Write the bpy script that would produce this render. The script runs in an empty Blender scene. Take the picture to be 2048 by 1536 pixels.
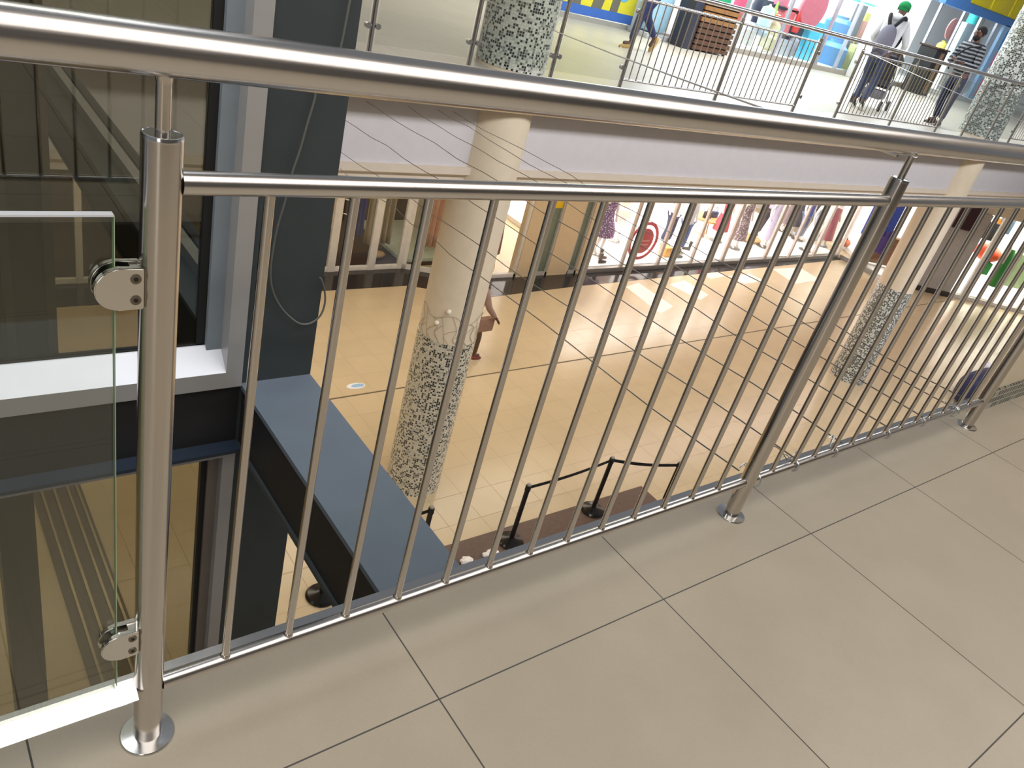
import bpy, bmesh, math, random
from mathutils import Vector, Matrix
random.seed(7)
PI = math.pi
scene = bpy.context.scene
col = scene.collection

# ------------------------------------------------------------------ camera
F = 1570.1957; A, B_, G = -0.7739929, 1.0554495, 0.2846651
CAM = Vector((-0.2355963, -0.8194239, 1.2327262))
ROT = Matrix.Rotation(A, 3, 'Z') @ Matrix.Rotation(B_, 3, 'X') @ Matrix.Rotation(G, 3, 'Z')
cd = bpy.data.cameras.new('camera'); cam = bpy.data.objects.new('camera', cd); col.objects.link(cam)
cam.matrix_world = Matrix.Translation(CAM) @ ROT.to_4x4()
cd.sensor_width = 36; cd.lens = 36 * F / 2048; cd.clip_start = .02; cd.clip_end = 200
scene.camera = cam

def at(px, py, x=None, y=None, z=None):
    """point of the place seen at a pixel of the photograph, on a known plane"""
    d = ROT @ Vector(((px - 1024) / F, (768 - py) / F, -1))
    if z is not None: t = (z - CAM.z) / d.z
    elif y is not None: t = (y - CAM.y) / d.y
    else: t = (x - CAM.x) / d.x
    return CAM + d * t

# ------------------------------------------------------------------ materials
def lin(c):
    return tuple(((v / 255) / 12.92 if v / 255 <= .04045 else ((v / 255 + .055) / 1.055) ** 2.4) for v in c) + (1,)
def nodes(name):
    m = bpy.data.materials.new(name); m.use_nodes = True
    nt = m.node_tree; b = nt.nodes['Principled BSDF']
    return m, nt, b
def mat(name, rgb, rough=.5, metal=0., var=.06, scale=8, bump=0., spec=.5, coat=0, sheen=0, vec='Object', stretch=None):
    m, nt, b = nodes(name); N, L = nt.nodes, nt.links
    tc = N.new('ShaderNodeTexCoord'); src = tc.outputs[vec]
    if stretch:
        mp = N.new('ShaderNodeMapping'); mp.inputs['Scale'].default_value = stretch; L.new(src, mp.inputs[0]); src = mp.outputs[0]
    nz = N.new('ShaderNodeTexNoise'); nz.inputs['Scale'].default_value = scale; nz.inputs['Detail'].default_value = 4
    L.new(src, nz.inputs['Vector'])
    c = lin(rgb); r = N.new('ShaderNodeValToRGB')
    r.color_ramp.elements[0].position = .3; r.color_ramp.elements[1].position = .7
    r.color_ramp.elements[0].color = tuple(max(0, v * (1 - var)) for v in c[:3]) + (1,)
    r.color_ramp.elements[1].color = tuple(min(1, v * (1 + var)) for v in c[:3]) + (1,)
    L.new(nz.outputs['Fac'], r.inputs[0]); L.new(r.outputs[0], b.inputs['Base Color'])
    b.inputs['Roughness'].default_value = rough; b.inputs['Metallic'].default_value = metal
    b.inputs['Specular IOR Level'].default_value = spec
    if coat: b.inputs['Coat Weight'].default_value = coat; b.inputs['Coat Roughness'].default_value = .08
    if sheen: b.inputs['Sheen Weight'].default_value = sheen
    if bump:
        bp = N.new('ShaderNodeBump'); bp.inputs['Strength'].default_value = bump; bp.inputs['Distance'].default_value = .002
        L.new(nz.outputs['Fac'], bp.inputs['Height']); L.new(bp.outputs[0], b.inputs['Normal'])
    return m
def tiles(name, rgb, grout, size, mortar, rough, off=(0, 0), rot=0., var=.04, cloud=.05, cscale=2., coat=0., spec=.5, streak=None):
    m, nt, b = nodes(name); N, L = nt.nodes, nt.links
    tc = N.new('ShaderNodeTexCoord'); mp = N.new('ShaderNodeMapping')
    mp.inputs['Location'].default_value = (off[0], off[1], 0); mp.inputs['Rotation'].default_value = (0, 0, rot)
    L.new(tc.outputs['Object'], mp.inputs[0])
    br = N.new('ShaderNodeTexBrick'); br.offset = 0; br.squash = 1
    br.inputs['Scale'].default_value = 1; br.inputs['Brick Width'].default_value = size[0]; br.inputs['Row Height'].default_value = size[1]
    br.inputs['Mortar Size'].default_value = mortar; br.inputs['Mortar Smooth'].default_value = .1
    c = lin(rgb)
    br.inputs['Color1'].default_value = tuple(v * (1 - var) for v in c[:3]) + (1,)
    br.inputs['Color2'].default_value = tuple(min(1, v * (1 + var)) for v in c[:3]) + (1,)
    br.inputs['Mortar'].default_value = lin(grout); L.new(mp.outputs[0], br.inputs[0])
    nz = N.new('ShaderNodeTexNoise'); nz.inputs['Scale'].default_value = cscale; nz.inputs['Detail'].default_value = 6; nz.inputs['Roughness'].default_value = .65
    L.new(tc.outputs['Object'], nz.inputs['Vector'])
    mr = N.new('ShaderNodeMapRange'); mr.inputs[1].default_value = .25; mr.inputs[2].default_value = .75
    mr.inputs[3].default_value = 1 - cloud; mr.inputs[4].default_value = 1 + cloud; L.new(nz.outputs['Fac'], mr.inputs[0])
    nz2 = N.new('ShaderNodeTexNoise'); nz2.inputs['Scale'].default_value = 160; nz2.inputs['Detail'].default_value = 2
    L.new(tc.outputs['Object'], nz2.inputs['Vector'])
    mr2 = N.new('ShaderNodeMapRange'); mr2.inputs[3].default_value = .96; mr2.inputs[4].default_value = 1.04; L.new(nz2.outputs['Fac'], mr2.inputs[0])
    ml = N.new('ShaderNodeMath'); ml.operation = 'MULTIPLY'; L.new(mr.outputs[0], ml.inputs[0]); L.new(mr2.outputs[0], ml.inputs[1])
    mx = N.new('ShaderNodeVectorMath'); mx.operation = 'SCALE'; L.new(br.outputs['Color'], mx.inputs[0]); L.new(ml.outputs[0], mx.inputs['Scale'])
    L.new(mx.outputs[0], b.inputs['Base Color']); b.inputs['Roughness'].default_value = rough; b.inputs['Specular IOR Level'].default_value = spec
    rr = N.new('ShaderNodeMapRange'); rr.inputs[3].default_value = rough; rr.inputs[4].default_value = min(1, rough + .3); L.new(br.outputs['Fac'], rr.inputs[0]); L.new(rr.outputs[0], b.inputs['Roughness'])
    bp = N.new('ShaderNodeBump'); bp.inputs['Strength'].default_value = .3; bp.inputs['Distance'].default_value = .002; bp.invert = True
    L.new(br.outputs['Fac'], bp.inputs['Height']); L.new(bp.outputs[0], b.inputs['Normal'])
    if coat: b.inputs['Coat Weight'].default_value = coat; b.inputs['Coat Roughness'].default_value = .06
    return m
def mosaic(name, pitch, dark=.3, mid=.5, white=(205, 208, 198), grey=(120, 122, 118), black=(28, 29, 28), rough=.18):
    """glass mosaic on a UV laid out in metres"""
    m, nt, b = nodes(name); N, L = nt.nodes, nt.links
    uv = N.new('ShaderNodeUVMap'); sc = N.new('ShaderNodeVectorMath'); sc.operation = 'SCALE'; sc.inputs['Scale'].default_value = 1 / pitch
    L.new(uv.outputs[0], sc.inputs[0])
    fl = N.new('ShaderNodeVectorMath'); fl.operation = 'FLOOR'; L.new(sc.outputs[0], fl.inputs[0])
    fr = N.new('ShaderNodeVectorMath'); fr.operation = 'FRACTION'; L.new(sc.outputs[0], fr.inputs[0])
    wn = N.new('ShaderNodeTexWhiteNoise'); wn.noise_dimensions = '2D'; L.new(fl.outputs[0], wn.inputs['Vector'])
    rp = N.new('ShaderNodeValToRGB'); rp.color_ramp.interpolation = 'CONSTANT'; e = rp.color_ramp.elements
    e[0].position = 0; e[0].color = lin(black); e[1].position = dark; e[1].color = lin(grey)
    k = e.new(mid - .06); k.color = lin((165, 166, 158)); k = e.new(mid); k.color = lin(white); k = e.new(mid + .28); k.color = lin(tuple(int(v * .93) for v in white))
    L.new(wn.outputs['Value'], rp.inputs[0])
    sx = N.new('ShaderNodeSeparateXYZ'); L.new(fr.outputs[0], sx.inputs[0])
    def edge(o):
        a = N.new('ShaderNodeMath'); a.operation = 'PINGPONG'; a.inputs[1].default_value = .5; L.new(o, a.inputs[0])
        g = N.new('ShaderNodeMath'); g.operation = 'LESS_THAN'; g.inputs[1].default_value = .09; L.new(a.outputs[0], g.inputs[0]); return g
    g1, g2 = edge(sx.outputs[0]), edge(sx.outputs[1]); mxm = N.new('ShaderNodeMath'); mxm.operation = 'MAXIMUM'
    L.new(g1.outputs[0], mxm.inputs[0]); L.new(g2.outputs[0], mxm.inputs[1])
    mx = N.new('ShaderNodeMix'); mx.data_type = 'RGBA'; L.new(mxm.outputs[0], mx.inputs[0]); L.new(rp.outputs[0], mx.inputs[6]); mx.inputs[7].default_value = lin((178, 178, 168))
    L.new(mx.outputs[2], b.inputs['Base Color']); b.inputs['Roughness'].default_value = rough
    return m
def steel(name, rgb=(196, 190, 180), rough=.24, stretch=(1, 60, 60)):
    m, nt, b = nodes(name); N, L = nt.nodes, nt.links
    tc = N.new('ShaderNodeTexCoord'); mp = N.new('ShaderNodeMapping'); mp.inputs['Scale'].default_value = stretch; L.new(tc.outputs['Object'], mp.inputs[0])
    nz = N.new('ShaderNodeTexNoise'); nz.inputs['Scale'].default_value = 12; nz.inputs['Detail'].default_value = 5; L.new(mp.outputs[0], nz.inputs['Vector'])
    mr = N.new('ShaderNodeMapRange'); mr.inputs[3].default_value = rough - .06; mr.inputs[4].default_value = rough + .08; L.new(nz.outputs['Fac'], mr.inputs[0])
    L.new(mr.outputs[0], b.inputs['Roughness']); b.inputs['Base Color'].default_value = lin(rgb); b.inputs['Metallic'].default_value = 1
    bp = N.new('ShaderNodeBump'); bp.inputs['Strength'].default_value = .02; bp.inputs['Distance'].default_value = .0004
    L.new(nz.outputs['Fac'], bp.inputs['Height']); L.new(bp.outputs[0], b.inputs['Normal'])
    return m
def glass(name, tint=(.93, .96, .94), refl=1.0, rough=.01):
    m = bpy.data.materials.new(name); m.use_nodes = True; nt = m.node_tree; N, L = nt.nodes, nt.links
    N.remove(N['Principled BSDF']); out = N['Material Output']
    tr = N.new('ShaderNodeBsdfTransparent'); tr.inputs[0].default_value = (*tint, 1)
    gl = N.new('ShaderNodeBsdfGlossy'); gl.inputs['Roughness'].default_value = rough; gl.inputs[0].default_value = (.9, .95, .92, 1)
    fr = N.new('ShaderNodeFresnel'); ge = N.new('ShaderNodeNewGeometry'); io = N.new('ShaderNodeMapRange')   # same reflectance seen from either side of the sheet
    io.inputs[3].default_value = 1.52; io.inputs[4].default_value = 1 / 1.52; L.new(ge.outputs['Backfacing'], io.inputs[0]); L.new(io.outputs[0], fr.inputs[0])
    nz = N.new('ShaderNodeTexNoise'); nz.inputs['Scale'].default_value = 3
    ml = N.new('ShaderNodeMath'); ml.operation = 'MULTIPLY'; ml.inputs[1].default_value = refl; ml.use_clamp = True; L.new(fr.outputs[0], ml.inputs[0])
    mx = N.new('ShaderNodeMixShader'); L.new(ml.outputs[0], mx.inputs[0]); L.new(tr.outputs[0], mx.inputs[1]); L.new(gl.outputs[0], mx.inputs[2]); L.new(mx.outputs[0], out.inputs[0])
    return m
def stripes(name, a, b2, scale, axis='Z', width=.5, rough=.8):
    m, nt, b = nodes(name); N, L = nt.nodes, nt.links
    tc = N.new('ShaderNodeTexCoord'); w = N.new('ShaderNodeTexWave'); w.bands_direction = axis; w.inputs['Scale'].default_value = scale; w.inputs['Distortion'].default_value = 1.2
    w.inputs['Detail Scale'].default_value = 2; L.new(tc.outputs['Object'], w.inputs[0])
    r = N.new('ShaderNodeValToRGB'); r.color_ramp.interpolation = 'CONSTANT'; r.color_ramp.elements[0].color = lin(a); r.color_ramp.elements[1].position = width; r.color_ramp.elements[1].color = lin(b2)
    L.new(w.outputs['Fac'], r.inputs[0]); L.new(r.outputs[0], b.inputs['Base Color']); b.inputs['Roughness'].default_value = rough
    return m
def spots(name, a, b2, scale, thr=.5, rough=.8):
    m, nt, b = nodes(name); N, L = nt.nodes, nt.links
    tc = N.new('ShaderNodeTexCoord'); w = N.new('ShaderNodeTexVoronoi'); w.inputs['Scale'].default_value = scale; L.new(tc.outputs['Object'], w.inputs[0])
    r = N.new('ShaderNodeValToRGB'); r.color_ramp.elements[0].position = thr - .08; r.color_ramp.elements[0].color = lin(a); r.color_ramp.elements[1].position = thr; r.color_ramp.elements[1].color = lin(b2)
    L.new(w.outputs['Distance'], r.inputs[0]); L.new(r.outputs[0], b.inputs['Base Color']); b.inputs['Roughness'].default_value = rough
    return m

M = {}
M['steel_x'] = steel('brushed_steel_lengthwise', (208, 204, 201), rough=.22)
M['steel_z'] = steel('brushed_steel_upright', (200, 194, 187), .18, (60, 60, 1))
M['steel_flat'] = steel('polished_steel_plate', (205, 205, 205), .18)
M['chrome'] = steel('clamp_steel', (214, 212, 208), .12, (30, 30, 30))
M['wire'] = mat('galvanised_wire', (120, 116, 110), .4, .8)
M['wire_bright'] = mat('bright_wire', (205, 208, 212), .3, .9)
M['floor_near'] = tiles('beige_floor_tiles', (176, 166, 149), (74, 72, 68), (.622, .622), .0016, .36, off=(.157, .152), var=.02, cloud=.07, cscale=3.)
M['floor_up'] = tiles('pale_upper_floor_tiles', (182, 174, 160), (160, 152, 140), (.6, .6), .002, .38, off=(0, .1), var=.03)
M['floor_low'] = tiles('tan_polished_floor_tiles', (195, 175, 141), (166, 147, 117), (.5, .5), .004, .22, off=(.1, .2), var=.02, cloud=.06, cscale=.8)
M['granite'] = mat('dark_granite', (52, 48, 46), .12, 0, .3, 90)
M['brown_floor'] = mat('brown_floor_band', (88, 68, 58), .35, 0, .15, 20)
M['pale_patch'] = mat('pale_floor_patch', (226, 216, 200), .25)
M['joint'] = mat('dark_joint', (92, 78, 60), .7)
M['fascia'] = mat('white_painted_fascia', (206, 202, 204), .7, var=.02)
M['cornice'] = mat('cream_cornice', (214, 200, 182), .7, var=.02)
M['cream'] = mat('cream_painted_plaster', (222, 208, 184), .6, var=.03)
M['beige_wall'] = mat('beige_wall_paint', (214, 192, 156), .7, var=.03)
M['slate'] = mat('slate_grey_steel_paint', (58, 64, 66), .5, 0, .06, 12, spec=.4)
M['slate_dark'] = mat('black_steel_paint', (34, 33, 34), .5, 0, .1, 6)
M['alu'] = mat('silver_aluminium', (172, 170, 168), .38, .35, .04, 5)
M['alu_white'] = mat('pale_aluminium_sill', (214, 218, 226), .35, .1, .04, 5)
M['white_frame'] = mat('white_frame_paint', (222, 216, 208), .45)
M['gasket'] = mat('black_rubber', (22, 22, 21), .6)
M['glass_clear'] = glass('clear_glass', (.95, .96, .94), 1.1)
M['glass_shaft'] = glass('grey_tinted_glass', (.60, .59, .52), 2.6)
M['glass_shop'] = glass('shop_glass', (.95, .97, .96), .8)
M['glass_edge'] = mat('green_glass_edge', (170, 196, 160), .15, spec=1)
M['mosaic_up'] = mosaic('black_white_mosaic', .0245, .34, .5)
M['mosaic_low'] = mosaic('black_white_mosaic_lower', .0245, .3, .46, (214, 206, 184), (138, 128, 110), (34, 30, 26))
M['mosaic_far'] = mosaic('grey_mosaic', .03, .4, .66, (206, 210, 208), (108, 116, 112), (52, 58, 56))
M['mosaic_green'] = mosaic('dark_green_skirting_mosaic', .03, .5, .9, (120, 128, 110), (70, 80, 68), (34, 40, 34))
M['white_room'] = mat('white_shop_interior', (242, 240, 238), .6, var=.01)
M['warm_room'] = mat('warm_shop_interior', (214, 196, 168), .6, var=.03)
M['dark_room'] = mat('dark_brown_interior', (66, 40, 26), .6, var=.2)
M['black'] = mat('black_plastic', (18, 17, 18), .45)
M['belt'] = mat('black_webbing', (14, 14, 15), .8)
def cm(name, rgb, **k):
    if name not in M: M[name] = mat(name, rgb, **k)
    return M[name]
skin = mat('dark_brown_skin', (84, 52, 38), .5, var=.08, scale=20)

# ------------------------------------------------------------------ mesh helpers
def tag(o, label=None, cat=None, group=None, kind=None):
    if label: o['label'] = label
    if cat: o['category'] = cat
    if group: o['group'] = group
    if kind: o['kind'] = kind
    return o
def empty(name, loc, label=None, cat=None, group=None):
    o = bpy.data.objects.new(name, None); col.objects.link(o); o.location = loc; o.empty_display_size = .1
    return tag(o, label, cat, group)
class MB:
    """collects shapes in world coordinates and links them as ONE mesh object"""
    def __init__(s): s.bm = bmesh.new(); s.uv = None
    def box(s, x0, x1, y0, y1, z0, z1, bev=0):
        b = s if not bev else MB()
        vs = [b.bm.verts.new((x, y, z)) for x in (x0, x1) for y in (y0, y1) for z in (z0, z1)]
        for f in ((0, 1, 3, 2), (4, 6, 7, 5), (0, 4, 5, 1), (2, 3, 7, 6), (0, 2, 6, 4), (1, 5, 7, 3)): b.bm.faces.new([vs[i] for i in f])
        if bev:
            bmesh.ops.recalc_face_normals(b.bm, faces=b.bm.faces[:])
            bmesh.ops.bevel(b.bm, geom=b.bm.edges[:], offset=bev, segments=2, affect='EDGES', profile=.6)
            s.join(b)
        return s
    def join(s, o):
        me = bpy.data.meshes.new('t'); o.bm.to_mesh(me); s.bm.from_mesh(me); bpy.data.meshes.remove(me); o.bm.free()
    def obox(s, c, u, v, w, bev=0):
        """box from centre and three half-axis vectors"""
        b = s if not bev else MB()
        c, u, v, w = Vector(c), Vector(u), Vector(v), Vector(w)
        vs = [b.bm.verts.new(c + u * i + v * j + w * k) for i in (-1, 1) for j in (-1, 1) for k in (-1, 1)]
        for f in ((0, 1, 3, 2), (4, 6, 7, 5), (0, 4, 5, 1), (2, 3, 7, 6), (0, 2, 6, 4), (1, 5, 7, 3)): b.bm.faces.new([vs[i] for i in f])
        if bev:
            bmesh.ops.recalc_face_normals(b.bm, faces=b.bm.faces[:])
            bmesh.ops.bevel(b.bm, geom=b.bm.edges[:], offset=bev, segments=2, affect='EDGES', profile=.6); s.join(b)
        return s
    def ring(s, c, t, r, n, up=None, sx=1, sy=1):
        t = Vector(t).normalized(); up = Vector(up or ((0, 0, 1) if abs(t.z) < .9 else (1, 0, 0)))
        a = t.cross(up).normalized(); b = t.cross(a).normalized()
        return [s.bm.verts.new(Vector(c) + (a * math.cos(2 * PI * i / n) * sx + b * math.sin(2 * PI * i / n) * sy) * r) for i in range(n)]
    def tube(s, pts, r, n=16, cap=True):
        pts = [Vector(p) for p in pts]; rs = r if isinstance(r, (list, tuple)) else [r] * len(pts); prev = None; up = None
        for i, p in enumerate(pts):
            t = (pts[min(i + 1, len(pts) - 1)] - pts[max(i - 1, 0)]).normalized()
            if up is None: up = Vector((0, 0, 1)) if abs(t.z) < .9 else Vector((1, 0, 0))
            a = t.cross(up).normalized(); b = a.cross(t).normalized(); up = b
            rg = [s.bm.verts.new(p + (a * math.cos(2 * PI * k / n) + b * math.sin(2 * PI * k / n)) * rs[i]) for k in range(n)]
            if prev:
                for k in range(n): s.bm.faces.new([prev[k], prev[(k + 1) % n], rg[(k + 1) % n], rg[k]])
            elif cap: s.bm.faces.new(rg[::-1])
            prev = rg
        if cap: s.bm.faces.new(prev)
        return s
    def lathe(s, c, prof, n=24, sx=1, sy=1, metres=False):
        """profile of (radius, height) about a vertical axis"""
        c = Vector(c); prev = None; uvl = s.bm.loops.layers.uv.verify() if metres else None; L = [0]
        for i in range(1, len(prof)): L.append(L[-1] + math.dist(prof[i], prof[i - 1]))
        for i, (r, h) in enumerate(prof):
            rg = [s.bm.verts.new(c + Vector((math.cos(2 * PI * k / n) * r * sx, math.sin(2 * PI * k / n) * r * sy, h))) for k in range(n)]
            if prev:
                for k in range(n):
                    f = s.bm.faces.new([prev[k], prev[(k + 1) % n], rg[(k + 1) % n], rg[k]])
                    if metres:
                        R = prof[i][0]
                        for lp, (a, b) in zip(f.loops, ((k, i - 1), (k + 1, i - 1), (k + 1, i), (k, i))): lp[uvl].uv = (a / n * 2 * PI * R, L[b] + 10)
            elif prof[0][0] > 1e-4: s.bm.faces.new(rg[::-1])
            prev = rg
        if prof[-1][0] > 1e-4: s.bm.faces.new(prev)
        return s
    def prism(s, pts, axis, a0, a1):
        """extrude a 2D outline along an axis"""
        def P(u, v, w): return {'x': (w, u, v), 'y': (u, w, v), 'z': (u, v, w)}[axis]
        lo = [s.bm.verts.new(P(u, v, a0)) for u, v in pts]; hi = [s.bm.verts.new(P(u, v, a1)) for u, v in pts]
        s.bm.faces.new(lo[::-1]); s.bm.faces.new(hi); n = len(pts)
        for i in range(n): s.bm.faces.new([lo[i], lo[(i + 1) % n], hi[(i + 1) % n], hi[i]])
        return s
    def ball(s, c, r, sx=1, sy=1, sz=1, n=2):
        g = bmesh.ops.create_icosphere(s.bm, subdivisions=n, radius=r)
        for v in g['verts']: v.co = Vector((v.co.x * sx, v.co.y * sy, v.co.z * sz)) + Vector(c)
        return s
    def build(s, name, m, parent=None, smooth=True, sub=0, auto=True):
        bmesh.ops.remove_doubles(s.bm, verts=s.bm.verts[:], dist=1e-5)
        bmesh.ops.recalc_face_normals(s.bm, faces=s.bm.faces[:])
        off = Vector((0, 0, 0)); q = parent
        while q: off += q.location; q = q.parent
        if off.length: bmesh.ops.translate(s.bm, verts=s.bm.verts[:], vec=-off)
        me = bpy.data.meshes.new(name); s.bm.to_mesh(me); s.bm.free()
        if isinstance(m, str): m = M[m]
        me.materials.append(m)
        if smooth:
            me.polygons.foreach_set('use_smooth', [True] * len(me.polygons))
            if auto: me.set_sharp_from_angle(angle=math.radians(38))
        o = bpy.data.objects.new(name, me); col.objects.link(o)
        if parent: o.parent = parent
        if sub:
            md = o.modifiers.new('s', 'SUBSURF'); md.levels = md.render_levels = sub
        return o
def struct(name, mb, m): return tag(mb.build(name, m, smooth=False), kind='structure')
def copy_tree(o, parent=None):
    c = o.copy(); col.objects.link(c); c.parent = parent
    for ch in list(o.children): copy_tree(ch, c)
    return c

LOW = -5.3
# ================================================================== THE SETTING
struct('floor', MB().box(-4, 9, -5, .112, -.34, 0), 'floor_near')
struct('trim_1', MB().box(-4, 9, .1, .121, -.36, .003), 'steel_flat')          # metal edge of the slab
struct('floor_lower', MB().box(-12, 40, -6, 20, LOW - .2, LOW), 'floor_low')
struct('floor_opposite', MB().box(-12, 40, 5.28, 20, -.3, 0), 'floor_up')
struct('wall_opposite_fascia', MB().box(-12, 40, 5.65, 6.1, -.99, -.3), 'fascia')
struct('trim_2', MB().prism([(5.6, -.99), (6.1, -.99), (6.1, -1.16), (5.66, -1.16), (5.66, -1.1), (5.6, -1.06)], 'x', -12, 40), 'cornice')
struct('ceiling_lower', MB().box(-12, 40, 6.1, 20, -1.3, -1.2), 'cream')
# dark granite border, expansion joint and pale patches of the lower floor
bp = [(-12, 11.06), (7.85, 11.06), (8.35, 10.8), (9.3, 10.36), (12, 10.55), (24, 11.0), (24, 11.25), (9.5, 11.2), (8.2, 11.85), (-12, 11.85)]
struct('trim_3', MB().prism(bp, 'z', LOW, LOW + .004), 'granite')
struct('trim_4', MB().prism([(-12, 7.6), (26, 7.97), (26, 7.995), (-12, 7.625)], 'z', LOW, LOW + .003), 'joint')
patch_pts = [[(13.37, 10.35), (13.95, 10.5), (13.95, 9.3), (13.25, 9.05)], [(14.87, 10.3), (15.6, 10.45), (15.65, 9.65), (15.1, 9.45)]]
for q in (((1455, 552), (1500, 548), (1530, 562), (1490, 568)), ((1545, 538), (1600, 535), (1640, 560), (1590, 568)), ((1396, 545), (1428, 541), (1452, 552), (1422, 558))):
    patch_pts.append([tuple(at(*p, z=LOW)[:2]) for p in q])
for i, q in enumerate(patch_pts):
    c = (sum(v[0] for v in q) / 4, sum(v[1] for v in q) / 4); q.sort(key=lambda v: math.atan2(v[1] - c[1], v[0] - c[0])); struct('trim_%d' % (i + 5), MB().prism(q, 'z', LOW, LOW + .002), 'pale_patch')
struct('trim_20', MB().box(4.35, 8.15, 1.5, 4.52, LOW, LOW + .004), 'brown_floor')
struct('wall_near_back', MB().box(-6, 12, -5.2, -5, 0, 3.4), cm('grey_back_wall', (104, 102, 102), rough=.8))
struct('ceiling', MB().box(-6, 12, -5.2, .1, 3.4, 3.5), 'white_room')
# wall at the end of our railing, with its mosaic skirting
struct('wall_right', MB().box(3.2, 9, .05, .075, -.3, 3.4), 'cream')
sk = MB(); uvl = sk.bm.loops.layers.uv.verify()
v = [sk.bm.verts.new(p) for p in ((3.2, .042, 0), (9, .042, 0), (9, .042, .1), (3.2, .042, .1), (3.2, .05, .1), (9, .05, .1))]
for f in ((0, 1, 2, 3), (3, 2, 5, 4)):
    ff = sk.bm.faces.new([v[i] for i in f])
    for lp in ff.loops: lp[uvl].uv = (lp.vert.co.x, lp.vert.co.z)
tag(sk.build('baseboard_right', 'mosaic_green'), kind='structure')

# ================================================================== NEAR RAILING
S = 1.525; ZH = 1.05; ZM = .92; ZB = .125
rail = empty('railing', (0, 0, 0), 'brushed stainless steel balustrade with round handrail standing on beige tiles in the foreground', 'railing')
hr = MB().tube([(-4, 0, ZH), (-1, 0, ZH), (1, 0, ZH), (3, 0, ZH), (7, 0, ZH)], .0245, 48).build('handrail', 'steel_x', rail)
for k in range(3):
    x = k * S
    p = MB().lathe((x, 0, 0), [(.0205, 0), (.0205, .966), (.0, .966)], 40).build('post', 'steel_z', rail)
    MB().lathe((x, 0, 0), [(.0205, .966), (.0207, .968), (.0198, .971), (.0188, .9712), (.0182, .9705), (.0, .9707)], 40).build('end_cap', 'steel_flat', p)
    MB().lathe((x, 0, 0), [(.0405, 0), (.0405, .002), (.039, .004), (.022, .006), (.0205, .0062)], 48).build('base_flange', 'steel_flat', p)
    MB().lathe((x, 0, 0), [(.0075, .968), (.0075, 1.02), (.0085, 1.026), (.011, 1.03)], 24).build('handrail_stem', 'steel_z', p)
for k in range(2):
    a, b = k * S + .019, (k + 1) * S - .019
    MB().tube([(a, 0, ZM), (b, 0, ZM)], .013, 32).build('mid_rail', 'steel_x', rail)
    MB().tube([(a, 0, ZB - .006), (b, 0, ZB - .006)], .0125, 28).build('bottom_rail', 'steel_x', rail)
    for j in range(13):
        x = k * S + .116 + .1062 * j
        if k: x -= .008
        MB().tube([(x, 0, ZB + .0045), (x, 0, ZM - .011)], .0063, 20).build('baluster', 'steel_z', rail)
        MB().lathe((x, 0, ZB + .0035), [(.0085, 0), (.0085, .003), (.0066, .006)], 14).build('weld_collar', 'steel_z', rail.children[-1])
# flat kick plate and glass of the bay to the left
MB().prism([(-.0225, .1235), (-.020, .119), (.0095, .136), (.007, .1405)], 'x', -4, -.0195).build('kick_plate', 'steel_flat', rail, smooth=False)
def clamp(z):
    c = MB()
    R = .0245; pts = [(-.0185, z - R), (-.0185, z + R), (-.043, z + R)]
    for i in range(1, 12): pts.append((-.043 - R * math.sin(PI * i / 12), z + R * math.cos(PI * i / 12)))
    pts.append((-.043, z - R))
    for y0, y1 in ((-.0135, -.0055), (.0055, .0135)):
        b = MB(); b.prism(pts, 'y', y0, y1)
        bmesh.ops.bevel(b.bm, geom=[e for e in b.bm.edges], offset=.0012, segments=2, affect='EDGES'); c.join(b)
    c.box(-.03, -.0185, -.006, .006, z - R * .9, z + R * .9)
    o = c.build('glass_clamp', 'chrome', rail)
    for dz in (-.0125, .0125):
        s = MB(); x = -.027
        s.tube([(x, -.0146, z + dz), (x, -.0125, z + dz)], .0056, 20)
        h = s.build('screw', cm('screw_steel', (128, 118, 104), rough=.35, metal=.9), o)
        g = MB(); g.tube([(x, -.0151, z + dz), (x, -.014, z + dz)], .0026, 6); g.build('socket', 'gasket', o)
clamp(.805); clamp(.24)
gp = empty('glass_panel', (-1.0, 0, .15), 'clear glass infill panel clamped to the nearest steel post, left of it', 'glass')
MB().box(-2.0, -.046, -.0045, .0045, .148, .884).build('pane', 'glass_clear', gp, smooth=False)
tag(MB().box(-2.0, -.046, -.0046, .0046, .884, .8862).build('polished_edge', 'alu_white', gp, smooth=False))
MB().box(-.046, -.0452, -.0046, .0046, .148, .885).build('side_edge', 'glass_edge', gp, smooth=False)

# ================================================================== DARK STEEL FRAME AND GLAZED SHAFT
sc = empty('steel_column', (.61, 1.1, LOW), 'dark slate painted steel column rising through the void left of the cream column', 'column')
MB().box(.512, .722, 1.0, 1.014, LOW, 3.4).build('front_flange', 'slate', sc, smooth=False)
MB().box(.61, .624, 1.014, 1.19, LOW, 3.4).build('web', 'slate', sc, smooth=False)
MB().box(.512, .722, 1.19, 1.204, LOW, 3.4).build('rear_flange', 'slate', sc, smooth=False)
bm1 = empty('steel_beam', (.617, .6, -.3), 'blue-grey topped steel beam running from the dark column towards the railing', 'beam')
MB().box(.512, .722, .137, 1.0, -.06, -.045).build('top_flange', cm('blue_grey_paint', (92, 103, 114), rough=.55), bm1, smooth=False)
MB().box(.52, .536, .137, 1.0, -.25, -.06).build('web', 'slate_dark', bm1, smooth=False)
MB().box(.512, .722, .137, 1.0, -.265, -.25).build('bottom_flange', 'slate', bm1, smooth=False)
bm2 = empty('steel_beam', (.617, 3.4, -.3), 'dark steel beam behind the glass, running back from the slate column to the far fascia', 'beam')
MB().box(.512, .722, 1.204, 5.65, -.06, -.045).build('top_flange', 'slate', bm2, smooth=False)
MB().box(.52, .536, 1.204, 5.65, -.25, -.06).build('web', 'slate_dark', bm2, smooth=False)
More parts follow.
